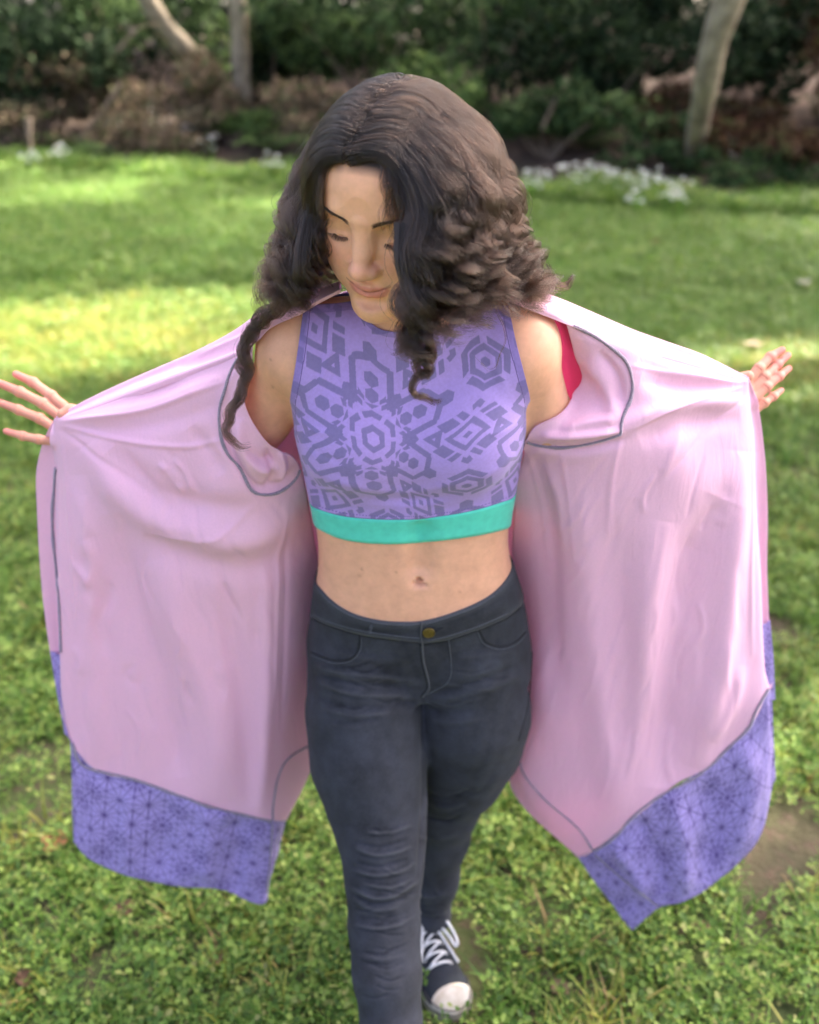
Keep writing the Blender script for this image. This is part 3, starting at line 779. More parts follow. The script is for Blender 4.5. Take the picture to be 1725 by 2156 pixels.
hp, hf = head_field().mesh()
LASH = {s: [(s * 0.0165, 0.0842, -0.0082), (s * 0.026, 0.0887, -0.0112), (s * 0.037, 0.0872, -0.0112), (s * 0.049, 0.0775, -0.0070)] for s in (-1, 1)}
def complexion(p):
    """Colour of the skin by place on the head: lips, flush of nose and cheeks, lids, scalp under the hair."""
    base = np.tile(np.array([0.80, 0.42, 0.255]), (len(p), 1))
    def g(c, r): return np.exp(-(((p - np.array(c)) / np.array(r)) ** 2).sum(1))
    def mixc(w, c): return base * (1 - w[:, None]) + np.array(c) * w[:, None]
    for s in (-1, 1):
        base = mixc(0.60 * g((s * 0.042, 0.075, -0.034), (0.022, 0.03, 0.018)), (0.82, 0.31, 0.22))
        base = mixc(0.40 * g((s * 0.0325, 0.088, 0.002), (0.020, 0.02, 0.008)), (0.52, 0.28, 0.13))
    base = mixc(0.55 * g((0, 0.114, -0.036), (0.017, 0.02, 0.013)), (0.80, 0.36, 0.26))
    x, y, z = p.T
    ul = np.clip(1 - np.abs(z + 0.0660 + 0.0022 * (np.abs(x) / 0.02)) / 0.0052, 0, 1) * np.clip((0.0265 - np.abs(x)) / 0.004, 0, 1) * (y > 0.075)
    zl = -0.0755 + 0.0085 * (x / 0.024) ** 2
    ll = np.clip((0.0085 - np.abs(z - zl)) / 0.002, 0, 1) * np.clip((0.0255 - np.abs(x)) / 0.004, 0, 1) * (y > 0.075) * (z < -0.0645)
    base = mixc(0.8 * np.clip(np.maximum(np.clip(ul * 2, 0, 1) * (z < -0.0625), ll), 0, 1), (0.64, 0.21, 0.17))
    zm = -0.0707 + 0.0085 * (x / 0.0275) ** 2
    base = mixc(0.75 * np.exp(-((z - zm) / 0.0010) ** 2) * (np.abs(x) < 0.028) * (y > 0.076), (0.20, 0.06, 0.05))
    # hairline: scalp below the hair
    hl = np.clip((z - (0.0645 - 4.5 * x ** 2)) / 0.010, 0, 1)
    hl = np.maximum(hl, np.clip((0.030 - y) / 0.012, 0, 1) * (z > -0.05))
    hl = np.maximum(hl, np.clip((0.002 - y) / 0.012, 0, 1) * (z > -0.09))
    part = np.exp(-((x - 0.017 * np.clip((y + 0.02) / 0.08, 0, 1)) / 0.0055) ** 2)
    base = mixc(hl * (1 - 0.6 * part * (z > 0.05)), (0.035, 0.022, 0.017))
    base = mixc(0.85 * g((-0.0360, 0.082, 0.050), (0.0016, 0.02, 0.0016)), (0.09, 0.04, 0.03))
    return base
hcol = complexion(hp)
hw = h2w(hp)

# --- torso sections measured on the silhouette: (row, left edge, right edge) -> centre and half width at that height
def cyl(z): return 1.19 - 0.123 * (z - 0.93)
def sil(v, ul, ur):
    z = 1.1
    for _ in range(12):
        p = PY(0.5 * (ul + ur), v, cyl(z)); z = p[2]
    return z, 0.5 * (PY(ul, v, cyl(z))[0] + PY(ur, v, cyl(z))[0]), 0.5 * (PY(ur, v, cyl(z))[0] - PY(ul, v, cyl(z))[0])
rows = [(700, 655, 1068), (760, 632, 1090), (860, 619, 1106), (940, 634, 1096), (1040, 655, 1080), (1090, 665, 1071), (1140, 671, 1069),
        (1190, 671, 1077), (1240, 664, 1094), (1300, 657, 1110), (1360, 653, 1118), (1420, 653, 1117), (1480, 656, 1106)]
TS = np.array(sorted([sil(*r) for r in rows]))
tz = np.linspace(TS[0, 0], TS[-1, 0], 200)
def dense(col): return np.interp(tz, TS[:, 0], TS[:, col])
def smooth1(a, n=9):
    k = np.ones(n) / n
    return np.convolve(np.pad(a, n // 2, mode='edge'), k, 'valid')
T_CX, T_A = smooth1(dense(1)), smooth1(dense(2))
def sec(z):
    cx = np.interp(z, tz, T_CX); a_ = np.interp(z, tz, T_A)
    bf = np.interp(z, [0.70, 0.86, 0.93, 1.00, 1.08, 1.16, 1.24, 1.30, 1.36], [0.088, 0.090, 0.088, 0.080, 0.074, 0.078, 0.078, 0.070, 0.055])
    bb = np.interp(z, [0.70, 0.80, 0.90, 1.00, 1.08, 1.20, 1.30, 1.36], [0.105, 0.115, 0.100, 0.078, 0.078, 0.092, 0.088, 0.070])
    return cx, cyl(z), a_, bf, bb

def torso_prim(zlo, zhi, grow=0.0, zfade=0.03):
    def fn(x, y, z):
        cx, cy, a_, bf, bb = sec(z)
        a_ = a_ + grow; bf = bf + grow; bb = bb + grow
        dy = y - cy
        b_ = np.where(dy < 0, bf, bb)
        px = np.abs((x - cx) / a_); py = np.abs(dy / b_)
        n = 2.25
        k0 = (px ** n + py ** n) ** (1 / n)
        k1 = np.sqrt((px / a_) ** 2 + (py / b_) ** 2) + 1e-6
        d = (k0 - 1) * k0 / k1
        return (-smin(-d, -np.maximum(zlo - z, z - zhi), 0.05 if zhi > 1.3 else 0.0)).astype(np.float32)
    return fn

SH = {-1: np.array([-0.147, 1.135, 1.348]), 1: np.array([0.144, 1.130, 1.348])}
EL = {-1: np.array([-0.262, 1.215, 1.120]), 1: np.array([0.238, 1.195, 1.115])}
WR = {-1: P(190, 925, 1.335), 1: P(1545, 840, 1.325)}

def body_common(f, arms=True):
    for s in (-1, 1):
        f.cone((s * 0.035, 1.150, 1.372), SH[s] + np.array([-s * 0.012, 0.004, 0.006]), 0.036, 0.042, 0.05)   # trapezius / collarbone
        f.ell(SH[s] + np.array([s * 0.010, 0, -0.008]), (0.043, 0.047, 0.054), 0.035)                          # deltoid
        f.cone((s * 0.100, 1.110, 1.290), SH[s] + np.array([-s * 0.01, -0.015, -0.02]), 0.042, 0.036, 0.035)   # chest to arm fold
        if arms:
            mid = SH[s] * 0.45 + EL[s] * 0.55
            f.chain([SH[s] + np.array([s * 0.008, 0, -0.01]), mid, EL[s]], [0.041, 0.038, 0.034], 0.02)
            q = EL[s] * 0.65 + WR[s] * 0.35
            f.chain([EL[s], q, WR[s]], [0.036, 0.037, 0.025], 0.012)
    f.ell((-0.068, 1.100, 1.218), (0.070, 0.053, 0.066), 0.045)                                                # breasts
    f.ell((0.070, 1.100, 1.222), (0.070, 0.053, 0.066), 0.045)

def nav_pt():
    p = PY(884, 1232, 1.10)
    cx, cy, a_, bf, bb = sec(p[2])
    return PY(884, 1232, cy - bf * 0.995)
def torso_field(h=0.003, arms=True):
    f = Field((-0.66, 0.93, 0.80), (0.66, 1.42, 1.47), h)
    f.op(torso_prim(0.815, 1.375), (-0.25, 0.9, 0.80), (0.25, 1.4, 1.40), 0.0)
    body_common(f, arms)
    f.cone(h2w(nt_), NECK_BASE, 0.0485, 0.0525, 0.025)
    f.cone((0, 1.165, 1.33), (0, 1.150, 1.385), 0.07, 0.052, 0.03)
    nv = nav_pt()
    f.ell(nv + np.array([0, 0.001, 0]), (0.0100, 0.014, 0.0036), 0.006, 'cut', rot=(0.5, 0.1, 0))               # navel
    f.cone(nv + (-0.006, 0.0015, 0.0042), nv + (0.007, 0.0015, 0.0040), 0.002, 0.002, 0.005)                   # its upper fold
    f.chain([nv + (0, 0.0, 0.03), nv + (0, 0.0, 0.10)], [0.003, 0.0025], 0.035, 'cut')
    return f

bp_, bf_ = torso_field().mesh()

# --- hands: five fingers each, palm towards the camera, thumb hooked behind the cloth edge
def hand_field(s):
    if s < 0:      # her right hand
        T0 = 1.345
        fing = [([(150, 868), (108, 833), (70, 805), (34, 788)], 10.5, [1.345, 1.35, 1.36, 1.365]),
                ([(138, 884), (92, 850), (42, 825), (-10, 803)], 10.8, [1.345, 1.345, 1.35, 1.36]),
                ([(124, 906), (84, 881), (40, 863), (-10, 844)], 10.3, [1.34, 1.34, 1.345, 1.355]),
                ([(118, 930), (82, 925), (48, 918), (13, 908)], 9.2, [1.335, 1.335, 1.34, 1.35])]
        palm = [(165, 872), (158, 892), (148, 912), (142, 932)]
        thumb = [(185, 905), (172, 872), (150, 866), (132, 872)]; tt = [1.335, 1.315, 1.30, 1.295]
    else:          # her left hand
        T0 = 1.335
        fing = [([(1572, 805), (1598, 776), (1622, 752), (1647, 737)], 10.5, [1.34, 1.345, 1.355, 1.36]),
                ([(1578, 828), (1610, 794), (1636, 768), (1659, 748)], 10.4, [1.34, 1.345, 1.36, 1.37]),
                ([(1582, 846), (1614, 815), (1640, 793), (1661, 776)], 9.8, [1.335, 1.34, 1.35, 1.36]),
                ([(1588, 866), (1610, 848), (1628, 835), (1645, 822)], 8.8, [1.335, 1.335, 1.34, 1.35])]
        palm = [(1552, 812), (1556, 834), (1562, 850), (1566, 866)]
        thumb = [(1530, 850), (1545, 815), (1562, 800), (1576, 792)]; tt = [1.32, 1.305, 1.295, 1.29]
    k = T0 / FOC
    pts = [[P(u, v, t) for (u, v), t in zip(q, ts)] for q, r, ts in fing]
    allp = np.array([p for q in pts for p in q] + [WR[s]])
    f = Field(allp.min(0) - 0.03, allp.max(0) + 0.03, 0.0012)
    for (q, r, ts), pp, pm in zip(fing, pts, palm):
        r = r * k
        a0 = P(*pm, T0)
        f.chain([WR[s] + (a0 - WR[s]) * 0.15, a0, pp[0]], [0.016, 0.0115, r * 1.02], 0.012)
    for (q, r, ts), pp in zip(fing, pts):
        r = r * k
        f.chain(pp, [r * 1.02, r * 1.0, r * 0.92, r * 0.74], 0.0022)
        for i in (1, 2):                                             # finger joints: slight knuckle swell and crease
            d = pp[i + 1] - pp[i - 1]; d /= np.linalg.norm(d)
            f.ell(pp[i], (r * 1.06, r * 1.06, r * 1.06), 0.004)
            side = np.cross(d, ray(*q[i])); side /= np.linalg.norm(side)
            c = pp[i] - ray(*q[i]) / np.linalg.norm(ray(*q[i])) * r * 1.06
            f.cone(c - side * r * 0.7, c + side * r * 0.7, 0.0005, 0.0005, 0.0016, 'cut')
    th = [P(u, v, t) for (u, v), t in zip(thumb, tt)]
    f.chain(th, [0.0135, 0.0115, 0.0100, 0.0080], 0.006)
    f.cone(EL[s] * 0.2 + WR[s] * 0.8, WR[s], 0.029, 0.024, 0.01)
    m, q = f.mesh()
    # reddened finger tips
    col = np.tile(np.array([0.60, 0.275, 0.19]), (len(m), 1))
    for pp in pts:
        w = np.exp(-(np.linalg.norm(m - pp[3], axis=1) / 0.026) ** 2)[:, None] * 0.8
        col = col * (1 - w) + np.array([0.66, 0.20, 0.17]) * w
        for i in (1, 2):
            w = np.exp(-(np.linalg.norm(m - pp[i], axis=1) / 0.006) ** 2)[:, None] * 0.25
            col = col * (1 - w) + np.array([0.55, 0.20, 0.15]) * w
    return m, q, col

hands = {s: hand_field(s) for s in (-1, 1)}
# the torso mesh ends inside the wrists and inside the neck; the finer meshes carry on there
keep = np.ones(len(bp_), bool)
for s in (-1, 1):
    d = (WR[s] - EL[s]) / np.linalg.norm(WR[s] - EL[s])
    keep &= ~(((bp_ - WR[s]) @ d > -0.008) & (np.sign(bp_[:, 0]) == s) & (np.abs(bp_[:, 0]) > 0.35))
bp2, bf2 = compact(bp_, bf_, keep)
bcol = np.tile(np.array([0.73, 0.385, 0.25]), (len(bp2), 1))
wn_ = np.exp(-(np.linalg.norm((bp2 - nav_pt()) / np.array([1.5, 1.5, 0.7]), axis=1) / 0.006) ** 2)[:, None] * 0.6
bcol = bcol * (1 - wn_) + np.array([0.40, 0.17, 0.11]) * wn_
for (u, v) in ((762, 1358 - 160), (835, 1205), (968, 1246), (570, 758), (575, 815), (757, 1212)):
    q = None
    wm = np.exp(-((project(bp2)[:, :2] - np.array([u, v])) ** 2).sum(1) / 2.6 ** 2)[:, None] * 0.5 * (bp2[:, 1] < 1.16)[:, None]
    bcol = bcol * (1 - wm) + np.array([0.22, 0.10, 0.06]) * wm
V_, F_, C_, o_ = [], [], [], 0
for vv, ff, cc in ((bp2, bf2, bcol), (hw, hf, hcol), hands[-1], hands[1]):
    V_.append(vv); F_.append(ff + o_); C_.append(cc); o_ += len(vv)
body = mesh_obj('body', np.vstack(V_), np.vstack(F_), skin_mat, person)
set_color(body, np.vstack(C_))

# surface the clothes are fitted to
fp_, ff_ = torso_field(0.004, False).mesh()
TORSO_BVH = BVHTree.FromPolygons([tuple(p) for p in fp_], [tuple(q) for q in ff_])

HEAD_BVH = BVHTree.FromPolygons([tuple(p) for p in hw], [tuple(q) for q in hf])

# --- brows and lashes
hairline_mat = simple_mat('brow_hair', (0.055, 0.033, 0.024), rough=0.5)
def ribbon_hairs(name, roots, dirs, lens, wid, mat, parent):
    mb = MB()
    for r0, d0, L in zip(roots, dirs, lens):
        r0 = np.array(r0); d0 = np.array(d0) / np.linalg.norm(d0)
        p1 = r0 + d0 * L * 0.55; p2 = r0 + d0 * L + np.array([0, 0, 0.12]) * L
        mb.tube([h2w(r0), h2w(p1), h2w(p2)], [wid, wid * 0.8, wid * 0.15], 4)
    return mb.build(name, mat, parent)
def head_surface(x, z):
    """Front of the face at head coordinates x, z (local)."""
    o = h2w((x, 0.2, z)); d = Vector(-Fd)
    hit = HEAD_BVH.ray_cast(Vector(o), d)
    return w2h(np.array(hit[0])) if hit[0] else np.array([x, 0.09, z])
for s in (-1, 1):
    rts, dr, ln = [], [], []
    arc = spline([(0.0135, 0.0130), (0.022, 0.0170), (0.034, 0.0205), (0.045, 0.0200), (0.054, 0.0150)], 60)
    for i, (x, z) in enumerate(arc):
        w = 0.0031 * (1 - 0.66 * i / 59)
        for k in range(6):
            zz = z + w * (rng.random() * 2 - 1)
            p = head_surface(s * (x + rng.normal(0, 0.0006)), zz)
            rts.append(p + np.array([0, 0.0001, 0])); dr.append((s * 0.9, 0.10 - 0.3 * i / 59, 0.65 - 1.0 * i / 59 + rng.normal(0, 0.12))); ln.append(0.0058)
    ribbon_hairs('eyebrow', rts, dr, ln, 0.00011, hairline_mat, person)
    rts, dr, ln = [], [], []
    for i, p in enumerate(spline(LASH[s], 58)):
        f = i / 57
        for k in range(2):
            rts.append(p + np.array([0, -0.0006, 0]) + rng.normal(0, 0.0002, 3)); dr.append((s * (-0.25 + 0.95 * f) + rng.normal(0, 0.10), 0.62, -0.75 + rng.normal(0, 0.08))); ln.append(0.0050 + 0.0045 * f)
    ribbon_hairs('eyelashes', rts, dr, ln, 0.00019, hairline_mat, person)
# ================================================================ PERSON: top, jeans, sneakers
def strokes(V, Nrm, lst, front_only=True):
    """Sculpt folds: each (polyline on the photo, half width px, height m) raises or sinks the surface along its normal."""
    V = np.array(V, dtype=float); pr = project(V)
    face = np.einsum('ij,ij->i', Nrm, (CAM - V)) > 0 if front_only else np.ones(len(V), bool)
    disp = np.zeros(len(V))
    for poly, w, hgt in lst:
        q = spline(poly, max(8, 5 * len(poly)))
        lo, hi = q.min(0) - 3 * w, q.max(0) + 3 * w
        m = face & (pr[:, 0] > lo[0]) & (pr[:, 0] < hi[0]) & (pr[:, 1] > lo[1]) & (pr[:, 1] < hi[1])
        if not m.any(): continue
        p = pr[m, :2]; best = np.full(len(p), 1e9); arg = np.zeros(len(p))
        n = len(q) - 1
        for i in range(n):
            a, d = q[i], q[i + 1] - q[i]
            s = np.clip(((p - a) @ d) / (d @ d + 1e-9), 0, 1)
            dd = ((p - a - s[:, None] * d) ** 2).sum(1)
            b = dd < best
            best[b] = dd[b]; arg[b] = (i + s[b]) / n
        taper = np.clip(np.minimum(arg, 1 - arg) * 5, 0.0, 1) ** 0.7
        disp[m] += hgt * np.exp(-best / w ** 2) * (0.15 + 0.85 * taper)
    return V + Nrm * disp[:, None]

def vnormals(V, F):
    V = np.asarray(V); F = np.asarray(F)
    n = np.cross(V[F[:, 2]] - V[F[:, 0]], V[F[:, 3 if F.shape[1] > 3 else 2]] - V[F[:, 1]]) if F.shape[1] > 3 else np.cross(V[F[:, 1]] - V[F[:, 0]], V[F[:, 2]] - V[F[:, 0]])
    out = np.zeros_like(V)
    for k in range(F.shape[1]): np.add.at(out, F[:, k], n)
    return out / (np.linalg.norm(out, axis=1)[:, None] + 1e-12)

def cast(bvh, u, v):
    d = ray(u, v); h = bvh.ray_cast(Vector(CAM), Vector(d))
    return (np.array(h[0]), np.array(h[1])) if h[0] else (None, None)

def theta_z(bvh, poly):
    """Where a line measured on the photo runs round the body: (angle, height) pairs."""
    out = []
    for u, v in spline(poly, 40):
        p, n = cast(bvh, u, v)
        if p is None: continue
        cx, cy, *_ = sec(p[2])
        out.append((math.atan2(p[0] - cx, -(p[1] - cy)), p[2]))
    out = np.array(sorted(out))
    return out
def ztheta(tab, th, back=0.0):
    lo, hi = tab[0], tab[-1]
    z = np.interp(th, tab[:, 0], tab[:, 1])
    w = np.where(th < lo[0], (lo[0] - th) / (lo[0] + math.pi), np.where(th > hi[0], (th - hi[0]) / (math.pi - hi[0]), 0))
    mid = 0.5 * (lo[1] + hi[1]) + back
    return z * (1 - w) + mid * w

def radial(bvh, th, z, off):
    cx, cy, *_ = sec(z)
    d = np.array([math.sin(th), -math.cos(th), 0])
    o = np.array([cx, cy, z]) + d * 0.6
    h = bvh.ray_cast(Vector(o), Vector(-d))
    if not h[0]: return None
    return np.array(h[0]) + np.array(h[1]) * off

def push_out(bvh, G, d, only=None):
    """Keep cloth at least d outside the body."""
    H = G.copy()
    for ix in np.ndindex(G.shape[:-1]):
        p = Vector(G[ix])
        h = bvh.find_nearest(p, 0.06)
        if h[0] is None: continue
        sd = (p - h[0]).dot(h[1])
        if sd < d: H[ix] += np.array(h[1]) * (d - sd)
    return H

def box_blur(G, it):
    for _ in range(it):
        H = G.copy()
        H[1:-1] = 0.25 * G[:-2] + 0.5 * G[1:-1] + 0.25 * G[2:]
        G = H.copy()
        G[:, 1:-1] = 0.25 * H[:, :-2] + 0.5 * H[:, 1:-1] + 0.25 * H[:, 2:]
    return G

# ---------------------------------------------------------------- the print of the top: a six-fold kaleidoscope
def poly_mask(x, y, pts):
    pts = np.asarray(pts, dtype=float); m = np.zeros(x.shape, bool); n = len(pts)
    for i in range(n):
        (x0, y0), (x1, y1) = pts[i], pts[(i + 1) % n]
        c = ((y0 > y) != (y1 > y))
        m ^= c & (x < (x1 - x0) * (y - y0) / (y1 - y0 + 1e-12) + x0)
    return m
def hexa(cx, cy, r, flat=False):
    return [(cx + r * math.cos(math.radians(60 * k + (0 if flat else 30))), cy + r * math.sin(math.radians(60 * k + (0 if flat else 30)))) for k in range(6)]
def top_print(X, Y):
    LT = 1500.0; hh = LT * math.sqrt(3) / 2                       # the motif repeats on a triangular lattice
    bx, by, bd = np.zeros_like(X), np.zeros_like(X), np.full(X.shape, 1e12)
    for j in range(-2, 3):
        for i in range(-2, 3):
            ox, oy = (i + 0.5 * (j % 2)) * LT, j * hh
            d = (X - ox) ** 2 + (Y - oy) ** 2; k = d < bd
            bd[k] = d[k]; bx[k] = (X - ox)[k]; by[k] = (Y - oy)[k]
    X, Y = bx, by
    r = np.hypot(X, Y); th = np.degrees(np.arctan2(X, Y))           # 0 = straight up
    ph = (th + 30) % 60 - 30
    a = np.radians(np.abs(ph))
    x, y = r * np.sin(a), r * np.cos(a)                              # house axis
    b = np.radians(30) - a
    xs, ys = r * np.sin(b), r * np.cos(b)                            # arrow axis
    m = np.zeros(X.shape, bool)
    ym = r * np.cos(np.minimum(a, np.radians(60) - a)) if False else r
    hx = r * np.cos(b)                                               # distance to the side of a hexagon with a corner on the house axis
    m |= (hx < 86) & (hx > 46)
    m |= (x < 72) & (y < 192 - 0.42 * x) & (y > 150 - 0.42 * x) & ~((xs < 16) & (ys > 120))
    m |= poly_mask(x, y, [(0, 200), (48, 228), (-48, 228)])
    m |= poly_mask(x, y, hexa(0, 284, 50)) | poly_mask(x, y, hexa(0, 388, 54))
    m |= poly_mask(x, y, [(52, 236), (94, 258), (94, 300), (52, 262)])
    m |= poly_mask(x, y, [(66, 196), (104, 214), (104, 250), (66, 230)])
    wall = (x > 102) & (x < 146) & (y > 205) & (y < 492 - 0.45 * (x - 102))
    roof = (x <= 124) & (y < 556 - 0.50 * x) & (y > 508 - 0.50 * x)
    m |= wall | roof
    m |= poly_mask(x, y, [(-46, 532), (46, 532), (46, 598), (0, 628), (-46, 598)])
    star = poly_mask(xs, ys, [(0, 240), (30, 268), (66, 268), (50, 302), (70, 338), (34, 340), (0, 372), (-34, 340), (-70, 338), (-50, 302), (-66, 268), (-30, 268)])
    m |= star
    k = 0.52
    m |= (xs < (ys - 402) * k) & (ys < 546) & ~((xs < (ys - 474) * k) & (ys < 500)) & (ys > 402)
    m |= poly_mask(x, y, [(166, 470), (250, 512), (250, 622), (166, 578)])
    m |= poly_mask(x, y, [(166, 600), (250, 642), (250, 684), (166, 640)])
    dm = xs / 118 + np.abs(ys - 762) / 190
    m |= ((dm < 1) & (dm > 0.66)) | (dm < 0.27)
    # outer rings, seen at the shoulders and at the hem
    m |= (x < 200) & (y > 690 + 0.5 * x) & (y < 738 + 0.5 * x) & (x > 24)
    hc = np.maximum(np.abs(x), np.abs(x) * 0.5 + np.abs(y - 866) * 0.866)
    m |= ((hc < 104) & (hc > 66)) | (hc < 30)
    hr = np.hypot(x, y - 905); 
    m |= (x > 196) & (x < 236) & (y > 700) & (y < 930)
    m |= poly_mask(x, y, [(262, 720), (340, 762), (340, 850), (262, 806)])
    m |= poly_mask(xs, ys, [(0, 985), (70, 1030), (70, 1110), (0, 1066), (-70, 1110), (-70, 1030)])
    m |= (xs < 190) & (ys > 1150 - 0.5 * xs) & (ys < 1195 - 0.5 * xs)
    return m

top_mat = simple_mat('printed_jersey', (1, 1, 1), rough=0.85, var=0.10, scale=260, sheen=0.25, attr='tint', bump=(1700, 0.25, 0.0004, 2), trans=0.06)
mint_mat = simple_mat('mint_jersey', (0.085, 0.60, 0.46), rough=0.85, var=0.12, scale=(90), sheen=0.25, bump=(1300, 0.3, 0.0005, 2))

seam_tz = theta_z(TORSO_BVH, [(664, 1066), (720, 1083), (790, 1090), (860, 1090), (940, 1082), (1010, 1068), (1074, 1048)])
band_tz = theta_z(TORSO_BVH, [(672, 1110), (720, 1132), (790, 1142), (870, 1141), (950, 1133), (1020, 1122), (1068, 1110)])

arm_l = [(641, 654), (637, 700), (631, 750), (623, 800), (617, 840), (621, 880), (633, 925)]
arm_r = [(1069, 642), (1079, 700), (1094, 760), (1106, 810), (1110, 840), (1105, 880), (1096, 925)]
AL = np.array(sorted([(PY(u, v, 1.115)[2], PY(u, v, 1.115)[0]) for u, v in arm_l]))
AR = np.array(sorted([(PY(u, v, 1.115)[2], PY(u, v, 1.115)[0]) for u, v in arm_r]))
Z_UNDER = 1.235
def top_piece(front, na=71, nr=56):
    G = np.zeros((nr, na, 3)); sgn = 1 if front else -1
    for i, a_ in enumerate(np.linspace(-1, 1, na)):
        th = a_ * math.pi / 2 * sgn if front else math.pi - a_ * math.pi / 2
        th = (th + math.pi) % (2 * math.pi) - math.pi
        z0 = float(ztheta(seam_tz, np.array(th)))
        for j in range(nr):
            s = j / (nr - 1)
            xe_l, xe_r = np.interp(1.40, AL[:, 0], AL[:, 1]), np.interp(1.40, AR[:, 0], AR[:, 1])
            # crest of the shoulder at this column
            xc = (xe_l + xe_r) / 2 + a_ * (xe_r - xe_l) / 2
            hd = TORSO_BVH.ray_cast(Vector((xc, 1.142, 1.6)), Vector((0, 0, -1)))
            zt = (hd[0][2] if hd[0] else 1.39)
            neck = 1.380 + (0.0 if front else 0.03) + 30 * max(0, abs(xc - 0.002) - 0.028) ** 2.2
            zt = min(zt, neck) - 0.003
            z = z0 + (zt - z0) * s
            p_low = radial(TORSO_BVH, th, min(z, 1.33), 0.004)
            l, r_ = np.interp(z, AL[:, 0], AL[:, 1]), np.interp(z, AR[:, 0], AR[:, 1])
            x = (l + r_) / 2 + a_ * (r_ - l) / 2
            h = TORSO_BVH.ray_cast(Vector((x, 1.15 - sgn * 0.5, z)), Vector((0, sgn, 0)))
            p_up = np.array(h[0]) + np.array(h[1]) * 0.004 if h[0] else np.array([x, 1.142, z])
            if sgn * (p_up[1] - 1.146) > 0: p_up[1] = 1.146
            w = np.clip((z - (Z_UNDER - 0.045)) / 0.05, 0, 1); w = w * w * (3 - 2 * w)
            G[j, i] = (p_low if p_low is not None else p_up) * (1 - w) + p_up * w
    return G

TOP_FOLDS = [([(700, 1018), (790, 1030), (880, 1032), (985, 1012)], 9, 0.0022), ([(690, 1036), (790, 1050), (900, 1050), (1010, 1030)], 8, -0.0014),
             ([(760, 1062), (860, 1066), (960, 1056)], 7, 0.0010), ([(650, 985), (700, 1010), (760, 1020)], 9, 0.0016), ([(1000, 1010), (1050, 985), (1085, 950)], 9, 0.0018),
             ([(628, 880), (660, 905), (700, 915)], 8, 0.0014), ([(1100, 880), (1065, 905), (1030, 915)], 8, 0.0014), ([(1020, 1040), (1060, 1010), (1085, 970)], 6, -0.0012),
             ([(655, 940), (690, 965), (730, 975)], 7, -0.0010), ([(700, 700), (690, 760), (672, 820)], 10, 0.0010), ([(1010, 700), (1040, 760), (1070, 830)], 10, 0.0010)]
crop_top = None
for front in (True, False):
    G = top_piece(front)
    G = box_blur(G, 5)
    G = cr_axis(cr_axis(G, 110, 0), 140, 1)
    G = box_blur(push_out(TORSO_BVH, G, 0.0038), 2)
    G = push_out(TORSO_BVH, G, 0.0030)
    nu, nv = (500, 350) if front else (120, 80)
    G = cr_axis(cr_axis(G, nv, 0), nu, 1)
    V_ = G.reshape(-1, 3); F_ = grid_faces(nu, nv)
    n_ = vnormals(V_, F_)
    ctr = np.array([0, 1.15, 0])
    if np.mean(np.einsum('ij,ij->i', n_, (V_ - ctr) * [1, 1, 0])) < 0: F_ = F_[:, ::-1]; n_ = -n_
    if front: V_ = strokes(V_, n_, TOP_FOLDS)
    # print coordinates: length along the cloth from the middle of the motif
    du = np.linalg.norm(np.diff(G, axis=1), axis=2); dv = np.linalg.norm(np.diff(G, axis=0), axis=2)
    mid = int(np.argmin(np.abs(G[nv // 2, :, 0] - P(783, 925, 1.08)[0])))
    span = smooth1(du.sum(1), 61)
    U = (np.arange(nu)[None, :] - mid) / (nu - 1) * span[:, None]
    W = np.concatenate([[0], np.cumsum(smooth1(dv[:, mid - 54:mid + 54].mean(1), 61))])[:, None] if front else np.cumsum(np.full(nv, 0.002))[:, None]
    pr = project(G[:, mid]); jc = int(np.argmin(np.abs(pr[:, 1] - 925)))
    W0 = W - W[:1]
    W = (W - W[jc]) + 0 * U
    s_ = 1 / 0.000190
    msk = top_print(U * s_ * 0.93 + 0.05 * W * s_, W * s_ * 0.98).astype(float)
    pad = np.pad(msk, 1, mode='edge')
    msk = (pad[1:-1, 1:-1] * 4 + pad[:-2, 1:-1] + pad[2:, 1:-1] + pad[1:-1, :-2] + pad[1:-1, 2:]) / 8
    J, I = np.meshgrid(np.arange(nv), np.arange(nu), indexing='ij')
    edge = np.minimum(U - U[:, :1], U[:, -1:] - U)
    bind = ((edge < 0.0085) & (G[:, :, 2] > Z_UNDER - 0.01)) | (W[-1:, :] - W < 0.009)
    stitch = (np.abs(edge - 0.0095) < 0.0006) & (G[:, :, 2] > Z_UNDER - 0.01)
    base, dark = np.array([0.43, 0.295, 0.715]), np.array([0.225, 0.175, 0.405])
    c = base * (1 - msk[..., None]) + dark * msk[..., None]
    c[bind] = c[bind] * 0.4 + np.array([0.21, 0.15, 0.45]) * 0.6
    c[stitch] = (0.14, 0.09, 0.30)
    hemst = (np.abs(W0 + 0 * U - 0.006) < 0.0006) & ((I // 3) % 2 == 0)
    c[hemst] = (0.16, 0.09, 0.42)
    c[W0 + 0 * U < 0.0012] = (0.14, 0.10, 0.30)
    o = mesh_obj('crop_top' if crop_top is None else 'back_panel', V_, F_, top_mat, person if crop_top is None else crop_top)
    set_color(o, c.reshape(-1, 3))
    if crop_top is None: crop_top = o
    sol = o.modifiers.new('thickness', 'SOLIDIFY'); sol.thickness = 0.0012; sol.offset = -1

